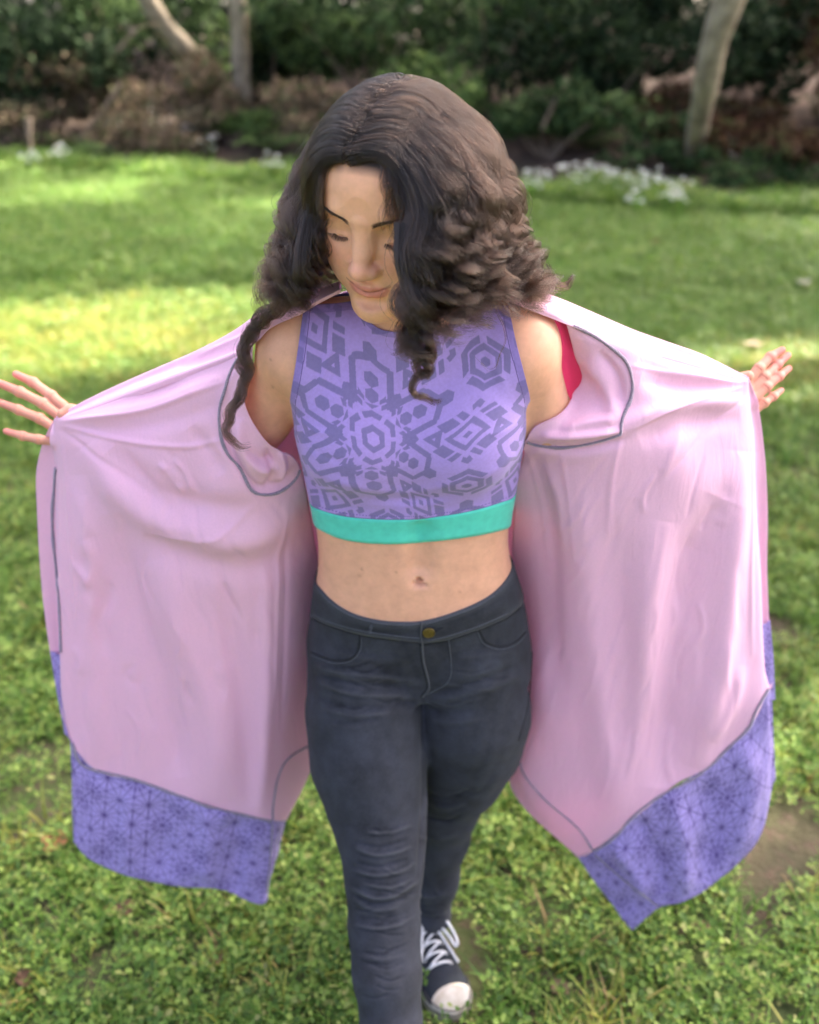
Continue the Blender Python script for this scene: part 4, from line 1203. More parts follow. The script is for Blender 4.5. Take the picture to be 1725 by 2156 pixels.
def ring_band(bvh, tzlo, tzhi, off, nth, nrow, back=0.0, curl=0.004):
    """A band round the body between two measured lines, its edges turned in."""
    ths = np.linspace(-math.pi, math.pi, nth, endpoint=False)
    zl, zh = ztheta(tzlo, ths, back), ztheta(tzhi, ths, back)
    rows_ = []
    prof = [(0.0, off - curl)] + [(s, off) for s in np.linspace(0.0, 1.0, nrow)] + [(1.0, off - curl)]
    for s, of in prof:
        r = []
        for th, a_, b_ in zip(ths, zl, zh):
            q = radial(bvh, th, a_ + (b_ - a_) * s, of)
            if q is None: q = r[-1] if r else np.array([0, 1.19, a_])
            r.append(q)
        rows_.append(r)
    G = np.array(rows_)
    for _ in range(2):
        G = 0.25 * np.roll(G, 1, 1) + 0.5 * G + 0.25 * np.roll(G, -1, 1)
    return G, ths
G, _t = ring_band(TORSO_BVH, band_tz, seam_tz, 0.0042, 220, 9, curl=0.0035)
V_ = G.reshape(-1, 3); F_ = grid_faces(220, 11, wrap=True)
V_ = strokes(V_, vnormals(V_, F_), [([(690, 1095), (800, 1118), (950, 1108)], 4, 0.0006), ([(760, 1105), (880, 1120), (1050, 1090)], 5, -0.0006), ([(680, 1085), (760, 1102), (840, 1104)], 4, 0.0006)])
mesh_obj('hem_band', V_, F_, mint_mat, crop_top)

# ---------------------------------------------------------------- jeans
def leg_pt(v, ul, ur, y):
    p = PY(0.5 * (ul + ur), v, y)
    t = project(p)[2]
    return p, 0.5 * (ur - ul) / FOC * t
LEG_R = [leg_pt(1500, 652, 886, 1.165), leg_pt(1600, 662, 893, 1.13), leg_pt(1700, 699, 892, 1.09), leg_pt(1780, 727, 888, 1.05), leg_pt(1850, 735, 880, 1.02),
         leg_pt(1950, 741, 878, 0.98), leg_pt(2050, 750, 881, 0.93), leg_pt(2150, 766, 882, 0.89)]
LEG_R.append((np.array([-0.035, 0.815, 0.13]), 0.040))
LEG_L = [leg_pt(1500, 884, 1110, 1.19), leg_pt(1560, 890, 1094, 1.20), leg_pt(1620, 886, 1058, 1.21), leg_pt(1700, 868, 1002, 1.22), leg_pt(1760, 866, 984, 1.23),
         leg_pt(1850, 868, 961, 1.225), leg_pt(1925, 876, 943, 1.215)]
LEG_L.append((LEG_L[-1][0] + np.array([0.002, 0.0, -0.012]), LEG_L[-1][1]))
def jeans_field():
    f = Field((-0.24, 0.74, 0.055), (0.24, 1.38, 1.00), 0.0026)
    def pel(x, y, z): return torso_prim(0.74, 1.0, 0.001)(x, y, z)
    f.op(pel, (-0.26, 0.95, 0.70), (0.26, 1.40, 1.0), 0.0)
    for s, L in ((-1, LEG_R), (1, LEG_L)):
        sub = Field(f.lo, (0.24, 1.38, 1.00), 0.0026)
        hip = np.array([s * 0.090 + 0.010, 1.195, 0.80])
        sub.chain([hip] + [p for p, r in L], [0.088] + [r for p, r in L], 0.03)
        sub.ell((s * 0.085, 1.265, 0.80), (0.078, 0.085, 0.100), 0.05)
        f.D = smin(f.D, sub.D, 0.016)
    return f
jp, jf = jeans_field().mesh()
JEANS_BVH = BVHTree.FromPolygons([tuple(p) for p in jp], [tuple(q) for q in jf])
wt = theta_z(JEANS_BVH, [(666, 1228), (697, 1263), (741, 1291), (797, 1306), (849, 1310), (889, 1308), (937, 1296), (997, 1273), (1037, 1250), (1066, 1220), (1082, 1190)])
wb = theta_z(JEANS_BVH, [(656, 1299), (689, 1315), (757, 1334), (837, 1346), (885, 1352), (945, 1345), (1009, 1324), (1069, 1298), (1095, 1275), (1110, 1253)])
th_ = np.arctan2(jp[:, 0] - sec(jp[:, 2])[0], -(jp[:, 1] - sec(jp[:, 2])[1]))
keep = jp[:, 2] < ztheta(wt, th_, 0.02) - 0.012
cuff_l, cuff_r = LEG_L[-1][0][2] + 0.004, 0.105
keep &= ~((jp[:, 2] < cuff_l) & (jp[:, 1] > 1.05))
keep &= ~((jp[:, 2] < cuff_r) & (jp[:, 1] <= 1.05))
jp, jf = compact(jp, jf, keep)
jn = vnormals(jp, jf)
JEANS_FOLDS = [([(657, 1400), (720, 1418), (800, 1424), (885, 1436)], 7, 0.0022), ([(660, 1420), (740, 1438), (830, 1446), (888, 1452)], 7, -0.0024), ([(664, 1436), (750, 1462), (840, 1466), (890, 1474)], 7, 0.0022),
               ([(668, 1470), (740, 1490), (820, 1486), (880, 1478)], 10, -0.0020), ([(680, 1492), (745, 1506), (820, 1502)], 7, 0.0016), ([(690, 1518), (740, 1522), (800, 1512)], 7, -0.0012),
               ([(905, 1462), (960, 1450), (1020, 1432), (1090, 1400)], 9, -0.0022), ([(905, 1476), (970, 1466), (1040, 1446), (1105, 1420)], 9, 0.0022), ([(900, 1492), (950, 1500), (1010, 1494)], 9, -0.0016), ([(905, 1515), (960, 1522), (1020, 1512)], 8, 0.0014),
               ([(700, 1372), (780, 1388), (870, 1392)], 9, 0.0014), ([(960, 1385), (1020, 1380), (1090, 1372)], 8, 0.0012),
               ([(891, 1470), (893, 1540), (893, 1640), (891, 1740), (880, 1850)], 6, -0.004),
               ([(772, 1752), (820, 1753), (868, 1737)], 4.5, 0.0022), ([(748, 1786), (793, 1800), (834, 1795), (868, 1780)], 5, 0.0028), ([(745, 1772), (800, 1783), (860, 1765)], 6, -0.0016),
               ([(742, 1831), (793, 1843), (846, 1833), (876, 1815)], 5, 0.0028), ([(750, 1815), (800, 1824), (860, 1808)], 6, -0.0020), ([(765, 1862), (824, 1869), (870, 1850)], 4.5, 0.0020), ([(738, 1867), (786, 1891), (834, 1885), (880, 1853)], 5, 0.0026),
               ([(740, 1880), (790, 1904), (850, 1892), (878, 1870)], 6, -0.0022), ([(742, 1893), (786, 1916), (840, 1912)], 5, 0.0018), ([(745, 1946), (790, 1955), (836, 1948), (872, 1930)], 5, 0.0022), ([(745, 1930), (800, 1936), (850, 1928)], 8, -0.0014),
               ([(750, 2010), (800, 2020), (860, 2010)], 7, 0.0010), ([(900, 1690), (940, 1702), (985, 1690)], 5, 0.0024), ([(893, 1720), (940, 1730), (975, 1715)], 5, -0.0020), ([(890, 1670), (940, 1682), (1000, 1660)], 6, -0.0020), ([(885, 1760), (920, 1768), (965, 1755)], 5, 0.0016),
               ([(880, 1885), (910, 1890), (945, 1880)], 5, 0.0025), ([(880, 1905), (910, 1908), (940, 1903)], 5, -0.0022), ([(880, 1920), (910, 1926), (940, 1920)], 4, 0.0022)]
FINE_FOLDS = []
r0 = np.random.default_rng(17)
for k in range(46):                                                  # short creases across both legs
    leg = r0.random() < 0.62
    if leg: v0 = r0.choice([1400 + 110 * r0.random(), 1740 + 220 * r0.random(), 1990 + 120 * r0.random()]); ul, ur = np.interp(v0, [1400, 1500, 1600, 1700, 1800, 1950, 2150], [655, 655, 665, 702, 737, 743, 766]), 885
    else: v0 = r0.choice([1390 + 120 * r0.random(), 1640 + 120 * r0.random(), 1860 + 60 * r0.random()]); ul, ur = 893, np.interp(v0, [1400, 1500, 1600, 1700, 1850, 1930], [1115, 1105, 1070, 1000, 958, 940])
    w0 = (ur - ul) * (0.25 + 0.35 * r0.random()); u0 = ul + (ur - ul - w0) * r0.random(); sag = 6 + 8 * r0.random(); sl = r0.normal(0, 8)
    FINE_FOLDS.append(([(u0, v0), (u0 + w0 / 2, v0 + sag + sl / 2), (u0 + w0, v0 + sl)], 3.2 + 2.0 * r0.random(), float(r0.choice([-1, 1]) * (0.0006 + 0.0008 * r0.random()))))
jp = strokes(jp, jn, [(p_, w_, h_ * 1.05) for p_, w_, h_ in JEANS_FOLDS] + [(p_, w_, h_ * 0.75) for p_, w_, h_ in FINE_FOLDS])
nzd = np.sin(jp[:, 2] * 61 + 9 * np.sin(jp[:, 0] * 23)) * np.sin(jp[:, 0] * 47 + jp[:, 2] * 13) * 0.0005
jp = jp + vnormals(jp, jf) * nzd[:, None]

denim, nt, b = new_mat('charcoal_denim')
tc = N(nt, 'ShaderNodeTexCoord'); n1 = N(nt, 'ShaderNodeTexNoise'); n1.inputs['Scale'].default_value = 22; n1.inputs['Detail'].default_value = 6; n1.inputs['Roughness'].default_value = 0.65
n2 = N(nt, 'ShaderNodeTexNoise'); n2.inputs['Scale'].default_value = 750; n2.inputs['Detail'].default_value = 2
cr = N(nt, 'ShaderNodeValToRGB'); cr.color_ramp.elements[0].position = 0.30; cr.color_ramp.elements[0].color = (0.0062, 0.0070, 0.0105, 1)
cr.color_ramp.elements[1].position = 0.72; cr.color_ramp.elements[1].color = (0.034, 0.0370, 0.052, 1)
geo = N(nt, 'ShaderNodeNewGeometry'); mp = N(nt, 'ShaderNodeMapRange'); mp.inputs['From Min'].default_value = 0.485; mp.inputs['From Max'].default_value = 0.56
ad = N(nt, 'ShaderNodeMix', data_type='RGBA'); ad.inputs['B'].default_value = (0.062, 0.064, 0.073, 1)
mu = N(nt, 'ShaderNodeMix', data_type='RGBA', blend_type='MULTIPLY'); mu.inputs['Factor'].default_value = 0.75
nt.links.new(tc.outputs['Object'], n1.inputs['Vector']); nt.links.new(tc.outputs['Object'], n2.inputs['Vector'])
nt.links.new(n1.outputs[0], cr.inputs[0]); nt.links.new(geo.outputs['Pointiness'], mp.inputs['Value'])
nt.links.new(mp.outputs[0], ad.inputs['Factor']); nt.links.new(cr.outputs[0], ad.inputs['A'])
nt.links.new(ad.outputs['Result'], mu.inputs['A']); nt.links.new(n2.outputs[0], mu.inputs['B'])
g2 = N(nt, 'ShaderNodeHueSaturation'); g2.inputs['Value'].default_value = 1.6
nt.links.new(mu.outputs['Result'], g2.inputs['Color']); nt.links.new(g2.outputs[0], b.inputs['Base Color'])
b.inputs['Roughness'].default_value = 0.85; b.inputs['Sheen Weight'].default_value = 0.04; b.inputs['Specular IOR Level'].default_value = 0.2
bp = N(nt, 'ShaderNodeBump'); bp.inputs['Strength'].default_value = 0.35; bp.inputs['Distance'].default_value = 0.0005
nt.links.new(n2.outputs[0], bp.inputs['Height']); nt.links.new(bp.outputs[0], b.inputs['Normal'])
thread_mat = simple_mat('denim_stitch', (0.085, 0.09, 0.105), rough=0.9, var=0.3, scale=600)
seamdark_mat = simple_mat('denim_seam', (0.008, 0.009, 0.012), rough=0.9, var=0.3, scale=300)

jeans = mesh_obj('jeans', jp, jf, denim, person)
JB2 = BVHTree.FromPolygons([tuple(p) for p in jp], [tuple(q) for q in jf])
G, wth = ring_band(JEANS_BVH, wb, wt, 0.0030, 240, 8, 0.02, curl=0.005)
V_ = G.reshape(-1, 3); F_ = grid_faces(240, 10, wrap=True)
V_ = strokes(V_, vnormals(V_, F_), [([(700, 1290), (760, 1312), (850, 1326)], 4, 0.0010), ([(840, 1316), (880, 1324)], 5, 0.0012), ([(930, 1312), (1000, 1290), (1060, 1255)], 5, -0.0010), ([(760, 1320), (800, 1332), (860, 1336)], 4, -0.0010)])
waistband = mesh_obj('waistband', V_, F_, denim, jeans)
WB_BVH = BVHTree.FromPolygons([tuple(p) for p in V_], [tuple(q) for q in F_])
def on_cloth(poly, n, off, bvhs=None):
    out = []
    for u, v in spline(poly, n):
        best = None
        for bb in (bvhs or (JB2, WB_BVH)):
            p, nn = cast(bb, u, v)
            if p is not None and (best is None or p[1] < best[0][1] - 1e-4): best = (p, nn)
        if best is not None:
            nn = best[1] if best[1] @ (CAM - best[0]) > 0 else -best[1]
            out.append(best[0] + nn * off)
    return np.array(out)
def seam(name, poly, n, rad, mat, off=0.0003, sides=6):
    pts = on_cloth(poly, n, off)
    if len(pts) > 3:
        mb = MB(); mb.tube(pts, rad, sides); return mb.build(name, mat, jeans)
pk_l = [(757, 1338), (756, 1360), (747, 1380), (728, 1389), (697, 1389), (655, 1373)]
pk_r = [(1010, 1326), (1024, 1350), (1053, 1361), (1085, 1352), (1108, 1330)]
for pk in (pk_l, pk_r):
    seam('pocket_seam', pk, 50, 0.0013, seamdark_mat)
    seam('pocket_stitch', [(u + (4 if pk is pk_l else -4) * (1 if k < 2 else 0), v + 6) for k, (u, v) in enumerate(pk)], 50, 0.0006, thread_mat, 0.0006)
seam('fly_edge', [(889, 1356), (893, 1395), (902, 1431), (903, 1450), (890, 1467)], 40, 0.0021, denim, 0.0006)
seam('fly_shadow_seam', [(885, 1357), (889, 1395), (898, 1431), (899, 1449), (887, 1466)], 40, 0.0012, seamdark_mat, 0.0002)
seam('fly_stitch', [(945, 1347), (950, 1390), (950, 1420), (940, 1440), (917, 1453), (900, 1462)], 40, 0.0007, thread_mat, 0.0006)
for w_ in ([(656, 1301), (689, 1317), (757, 1337), (837, 1349), (884, 1354)], [(895, 1358), (945, 1348), (1009, 1327), (1069, 1301), (1098, 1277)]):
    seam('waist_seam', w_, 60, 0.0011, seamdark_mat)
for w_ in ([(668, 1239), (697, 1270), (741, 1297), (797, 1312), (849, 1316), (884, 1314)], [(660, 1293), (689, 1308), (757, 1327), (837, 1339), (884, 1344)], [(898, 1314), (937, 1302), (997, 1280), (1040, 1254)], [(900, 1350), (945, 1339), (1009, 1318), (1069, 1292)]):
    seam('waist_stitch', w_, 60, 0.0006, thread_mat, 0.0005)
seam('band_end', [(888, 1310), (887, 1335), (890, 1357)], 14, 0.0016, denim, 0.0008)
seam('side_seam', [(1112, 1262), (1117, 1300), (1120, 1350), (1119, 1420), (1111, 1490), (1092, 1560)], 50, 0.0011, seamdark_mat)
mb = MB()
for k in range(9):
    a0 = (779 + rng.normal(0, 2), 1316 + k * 1.7)
    pts = on_cloth([a0, (a0[0] + 3 + rng.normal(0, 1.5), a0[1] + 1.5), (a0[0] + 5, a0[1] + rng.normal(0, 2))], 6, 0.0010)
    if len(pts) > 3: mb.tube(pts, 0.0006, 5)
mb.build('frayed_loop_stub', thread_mat, jeans)
seam('buttonhole', [(914, 1328), (924, 1325), (934, 1321)], 10, 0.0011, seamdark_mat, 0.0008)
# button: domed brass disc with a rim
brass = simple_mat('aged_brass', (0.21, 0.15, 0.05), rough=0.42, var=0.4, scale=300, bump=(500, 0.5, 0.0006, 3))
brass.node_tree.nodes['Principled BSDF'].inputs['Metallic'].default_value = 0.85
bc, bn = cast(WB_BVH, 903, 1331)
bz = Vector(bn).to_track_quat('Z', 'Y').to_matrix()
prof = [(0.0001, 0.0042), (0.004, 0.0040), (0.0070, 0.0034), (0.0078, 0.0037), (0.0088, 0.0038), (0.0095, 0.0030), (0.0096, 0.0012), (0.006, -0.001)]
Vb, nb_ = [], 28
for r_, z_ in prof:
    for k in range(nb_):
        a = 2 * math.pi * k / nb_
        Vb.append(np.array(bc) + np.array(bz @ Vector((r_ * math.cos(a), r_ * math.sin(a), z_))))
mesh_obj('button', Vb, grid_faces(nb_, len(prof), wrap=True), brass, waistband)

# ---------------------------------------------------------------- canvas sneakers
canvas_mat = simple_mat('navy_canvas', (0.013, 0.017, 0.027), rough=0.9, var=0.35, scale=60, bump=(900, 0.4, 0.0006, 2))
rubber_mat = simple_mat('worn_white_rubber', (0.62, 0.57, 0.50), rough=0.6, var=0.25, scale=40, col2=(0.42, 0.35, 0.27))
lace_mat = simple_mat('white_lace', (0.72, 0.72, 0.74), rough=0.9, var=0.25, scale=200, bump=(700, 0.5, 0.0008, 2))
stripe_mat = simple_mat('sole_stripe', (0.05, 0.045, 0.05), rough=0.7, var=0.3, scale=200)
def sneaker(loc, rz, mirror, lab=None):
    root = empty('sneaker', loc, rz); root.parent = person
    root.matrix_parent_inverse = parent_world(person).inverted()
    S = [(0.0, 0.012), (0.006, 0.022), (0.02, 0.029), (0.05, 0.032), (0.09, 0.031), (0.13, 0.036), (0.17, 0.043), (0.205, 0.045), (0.232, 0.039), (0.247, 0.027), (0.255, 0.010)]
    yy = spline(S, 46)
    def bend(x, y): return x + mirror * 0.010 * math.sin(min(1, y / 0.26) * 3.0)
    mx = root
    def put(o): return o
    def world_pt(p):
        c, s_ = math.cos(rz), math.sin(rz); p = np.asarray(p) * 1.05
        return (loc[0] + c * p[0] - s_ * p[1], loc[1] + s_ * p[0] + c * p[1], loc[2] + p[2])
    def W_(V): return [world_pt(p) for p in V]
    # sole: outline swept upwards, slight outward swell at the foxing
    ring = [(y, h) for y, h in yy]
    out = [(bend(-h, y), y) for y, h in ring] + [(bend(h, y), y) for y, h in ring[::-1]]
    n = len(out); cen = np.mean(out, 0)
    V, zz = [], [(0.0, 0.97), (0.004, 1.02), (0.014, 1.03), (0.024, 1.02), (0.029, 1.00), (0.0295, 0.93)]
    for z, k in zz:
        for x, y in out: V.append((cen[0] + (x - cen[0]) * k, cen[1] + (y - cen[1]) * (1 + (k - 1) * 0.4), z))
    F = [tuple(f) for f in grid_faces(n, len(zz), wrap=True)] + [tuple(range(n))[::-1], tuple(range(n * (len(zz) - 1), n * len(zz)))]
    sole = mesh_obj('sole', W_(V), F, rubber_mat, root)
    V = []
    for z in (0.0235, 0.0262):
        for x, y in out: V.append((cen[0] + (x - cen[0]) * 1.033, cen[1] + (y - cen[1]) * 1.013, z))
    mesh_obj('sole_stripe', W_(V), grid_faces(n, 2, wrap=True), stripe_mat, sole)
    # upper
    HT = [(0.0, 0.088), (0.03, 0.094), (0.06, 0.098), (0.09, 0.097), (0.12, 0.086), (0.15, 0.071), (0.18, 0.059), (0.21, 0.051), (0.235, 0.043), (0.252, 0.030)]
    ht = spline(HT, 46)
    def top_pt(y, ph, k=1.0):
        h = np.interp(y, yy[:, 0], yy[:, 1]) * 0.985; H = np.interp(y, ht[:, 0], ht[:, 1])
        cx = math.cos(ph); sx = math.sin(ph)
        x = h * math.copysign(abs(cx) ** 0.85, cx) * (1 - 0.30 * (H / 0.095) * sx ** 2)
        return np.array([bend(x * k, y), y, 0.027 + (H - 0.027) * abs(sx) ** 0.72 + (k - 1) * 0.03])
    ys = np.linspace(0.002, 0.253, 60); phs = np.linspace(0, math.pi, 34)
    V = [top_pt(y, p) for y in ys for p in phs]
    upper = mesh_obj('upper', W_(V), grid_faces(34, 60), canvas_mat, root)
    ys = np.linspace(0.212, 0.2535, 26)
    V = []
    for j, y in enumerate(ys):
        for p in phs:
            yb = y + 0.020 * (1 - j / 25) * (1 - math.sin(p)) ** 1.0
            V.append(top_pt(min(yb, 0.2536), p, 1.045) + np.array([0, 0.0012, 0.0012]))
    mesh_obj('toe_cap', W_(V), grid_faces(34, 26), rubber_mat, root)
    cl = [top_pt(y, ph, 1.05) + np.array([0, 0.0015, 0.002]) for y, ph in [(0.200, 0.30), (0.215, 0.36), (0.230, 0.42), (0.242, 0.55), (0.2505, 0.95), (0.2525, 1.57), (0.2505, 2.19), (0.242, 2.59), (0.230, 2.72), (0.215, 2.78), (0.200, 2.84)]]
    mb = MB(); mb.tube(W_(spline(cl, 50)), 0.0013, 6); mb.build('cap_line', stripe_mat, root)
    # tongue strip and laces
    def tp(y, x, lift):
        ph = math.pi / 2 - math.asin(max(-1, min(1, x / 0.034)))
        return top_pt(y, ph) + np.array([0, 0, lift])
    rows_ = [0.104, 0.122, 0.140, 0.158, 0.176]
    for i, y in enumerate(rows_):
        for a_, b_ in ((-1, 1), (1, -1)):
            y2 = rows_[i + 1] if i + 1 < len(rows_) and a_ < 0 else y
            pts = [tp(y + (y2 - y) * q, a_ * 0.018 * (1 - 2 * q), 0.0030 + 0.0035 * math.sin(math.pi * q) + 0.001 * (a_ > 0)) for q in np.linspace(0, 1, 12)]
            mb = MB(); mb.tube(W_(pts), 0.0023, 7); mb.build('lace', lace_mat, root)
    for sx in (-1, 1):
        lp = [tp(0.102, 0.002 * sx, 0.010), (0.016 * sx + bend(0, 0.1), 0.105, 0.118), (0.036 * sx + bend(0, 0.1), 0.128, 0.108), (0.046 * sx + bend(0, 0.1), 0.152, 0.084), (0.041 * sx + bend(0, 0.1), 0.160, 0.076), (0.030 * sx + bend(0, 0.1), 0.138, 0.093), (0.012 * sx + bend(0, 0.1), 0.112, 0.106), tp(0.102, 0.0, 0.009)]
        mb = MB(); mb.tube(W_(spline(lp, 40)), 0.0029, 7); mb.build('lace_loop', lace_mat, root)
        le = [tp(0.102, 0.0, 0.009), (0.012 * sx + bend(0, 0.1), 0.120, 0.100), (0.026 * sx + bend(0, .1), 0.150, 0.078), (0.040 * sx + bend(0, .1), 0.176, 0.050)]
        mb = MB(); mb.tube(W_(spline(le, 24)), 0.0026, 7); mb.build('lace_end', lace_mat, root)
    # eyelets
    for sx in (-1, 1):
        for y in rows_:
            c = tp(y, sx * 0.020, 0.0012)
            pts = [c + np.array([0.0032 * math.cos(a), 0.0032 * math.sin(a), -0.0015 * sx * math.cos(a)]) for a in np.linspace(0, 2 * math.pi, 11)]
            mb = MB(); mb.tube(W_(pts), 0.0009, 5); mb.build('eyelet', lace_mat, upper)
    return root
ank = LEG_L[-1][0]
toe_l = PZ(968, 2140, 0.02)
ang = math.atan2(-(toe_l[0] - ank[0] + 0.012), toe_l[1] - ank[1])
heel = np.array([toe_l[0], toe_l[1], 0]) - 0.268 * np.array([-math.sin(ang), math.cos(ang), 0])
sneaker((float(heel[0]), float(heel[1]), 0.004), ang, 1)
an2 = LEG_R[-1][0]
sneaker((float(an2[0]), float(an2[1]) + 0.075, 0.004), R(180) - 0.08, -1)
# ================================================================ PERSON: cardigan
def cloth_mat(name, col, trans, var=0.06):
    m = simple_mat(name, col, rough=0.72, var=var, scale=420, sheen=0.2, trans=trans, bump=(1500, 0.22, 0.0004, 2), spec=0.3)
    nt = m.node_tree; b = nt.nodes['Principled BSDF']                 # crumple: longer soft creases under the knit
    low = b.inputs['Normal'].links[0].from_node
    tc = N(nt, 'ShaderNodeTexCoord'); mp = N(nt, 'ShaderNodeMapping'); mp.inputs['Scale'].default_value = (34, 34, 9); mp.inputs['Rotation'].default_value = (0.3, 0.5, 0.2)
    nz = N(nt, 'ShaderNodeTexNoise'); nz.inputs['Scale'].default_value = 1.0; nz.inputs['Detail'].default_value = 5; nz.inputs['Roughness'].default_value = 0.55; nz.inputs['Distortion'].default_value = 1.2
    bp = N(nt, 'ShaderNodeBump'); bp.inputs['Strength'].default_value = 0.30; bp.inputs['Distance'].default_value = 0.006
    nt.links.new(tc.outputs['Object'], mp.inputs[0]); nt.links.new(mp.outputs[0], nz.inputs['Vector']); nt.links.new(nz.outputs[0], bp.inputs['Height'])
    nt.links.new(bp.outputs[0], low.inputs['Normal'])
    return m
pink_mat = cloth_mat('pink_jersey', (0.84, 0.50, 0.665), 0.16)
rose_mat = cloth_mat('deep_rose_jersey', (0.62, 0.05, 0.16), 0.35)
hem_mat = simple_mat('star_print_jersey', (1, 1, 1), rough=0.75, var=0.08, scale=420, sheen=0.3, attr='tint', trans=0.18, bump=(1500, 0.22, 0.0004, 2), spec=0.3)
lock_mat = simple_mat('grey_overlock_thread', (0.25, 0.20, 0.265), rough=0.9, var=0.35, scale=500)
BODY_BVH = BVHTree.FromPolygons([tuple(p) for p in bp2], [tuple(q) for q in bf2])

def ctrl(rows):
    return np.array([[PY(*p) for p in r] for r in rows])

def star_print(U, W, a=0.056):
    """Starbursts on a triangular lattice, every third one a rosette, each cell outlined."""
    h = a * math.sqrt(3) / 2
    best = np.full(U.shape, 1e9); bi = np.zeros(U.shape, int); bj = np.zeros(U.shape, int)
    j0 = np.floor(W / h)
    for dj in (0, 1):
        j = j0 + dj
        i = np.round((U - 0.5 * a * (j % 2)) / a)
        for di in (-1, 0, 1):
            cu = (i + di) * a + 0.5 * a * (j % 2); cw = j * h
            d = (U - cu) ** 2 + (W - cw) ** 2
            m = d < best
            best[m] = d[m]; bi[m] = (i + di)[m].astype(int); bj[m] = j[m].astype(int)
    cu = bi * a + 0.5 * a * (bj % 2); cw = bj * h
    x, y = U - cu, W - cw
    r = np.hypot(x, y); th = np.degrees(np.arctan2(y, x))
    f = np.radians(np.abs((th + 30) % 60 - 30))                   # 0 on the side of the cell, 30 at its corner
    x6, y6 = r * np.cos(f), r * np.sin(f)
    f12 = np.radians(np.abs((th + 15) % 30 - 15))
    lw = 0.00078
    m = np.zeros(U.shape, bool)
    # cell outline drawn as a zigzag: the middle of a side is pulled inwards
    m |= np.abs((x6 - a / 2 * 0.90) - (y6 * 0.17)) < lw * 0.6
    m |= (r * np.sin(f12) < lw) & (r < a * 0.55)
    m |= r < 0.0024
    ros = ((bi - (bj % 2 == 1) * 0 + 2 * ((bj % 6) // 2) + (bj % 2) * 2) % 3) == 0
    g12 = f12
    lx, ly = r * np.cos(g12), r * np.sin(g12)
    for R0, R1 in ((a * 0.43, a * 0.20), (a * 0.26, a * 0.40)):
        p0 = np.array([R0, 0.0]); p1 = np.array([R1 * math.cos(R(15)), R1 * math.sin(R(15))])
        d = p1 - p0; n = np.array([-d[1], d[0]]) / np.hypot(*d)
        m |= ros & (np.abs((lx - p0[0]) * n[0] + (ly - p0[1]) * n[1]) < lw * 0.6) & (r < a * 0.46)
    return m

cardigan = empty('cardigan', (0, 1.15, 1.35)); cardigan.parent = person
cardigan.matrix_parent_inverse = parent_world(person).inverted()

def sheet(name, rows, nu, nv, mat, folds=(), push=True, parent=None, thick=0.0011, pushd=0.006, extra=None):
    G = ctrl(rows)
    G = cr_axis(cr_axis(G, max(60, nv // 3), 0), max(60, nu // 3), 1)
    if push:
        for _ in range(2):
            G = push_out(BODY_BVH, G, pushd)
            G2 = box_blur(G, 1); G2[0] = G[0]; G2[-1] = G[-1]; G2[:, 0] = G[:, 0]; G2[:, -1] = G[:, -1]; G = G2
    G = cr_axis(cr_axis(G, nv, 0), nu, 1)
    V_ = G.reshape(-1, 3); F_ = grid_faces(nu, nv); n_ = vnormals(V_, F_)
    if np.mean(np.einsum('ij,ij->i', n_, CAM - V_)) < 0: F_ = F_[:, ::-1]; n_ = -n_
    if folds: V_ = strokes(V_, n_, [(p_, w_, h_ * 1.5) for p_, w_, h_ in folds], front_only=False)
    if extra is not None: V_ = extra(V_, n_, nu, nv)
    o = mesh_obj(name, V_, F_, mat, parent or cardigan)
    if thick:
        sol = o.modifiers.new('thickness', 'SOLIDIFY'); sol.thickness = thick; sol.offset = -1
    return o, V_.reshape(nv, nu, 3), F_

def ripples(seed, amp, fu, fv):
    r0 = np.random.default_rng(seed)
    ph = r0.random(8) * 6.28
    def fn(V, n, nu, nv):
        s, t = np.meshgrid(np.linspace(0, 1, nu), np.linspace(0, 1, nv))
        s, t = s.ravel(), t.ravel()
        w = np.clip(t * 2.2, 0, 1) * np.clip((1 - s) * 5, 0, 1) * np.clip(s * 6, 0, 1)
        d = sum(np.sin(fu * k * (s + 0.16 * np.sin(2.1 * t + ph[k])) * 6.28 + ph[k] + fv * t * 3) / k for k in (1, 2, 3))
        e = sum(np.sin((11 + 7 * k) * s + (17 - 3 * k) * t + ph[k + 3]) for k in range(3)) * 0.0007
        return V + n * (amp * w * d + e * np.clip(s * 8, 0, 1))[:, None]
    return fn

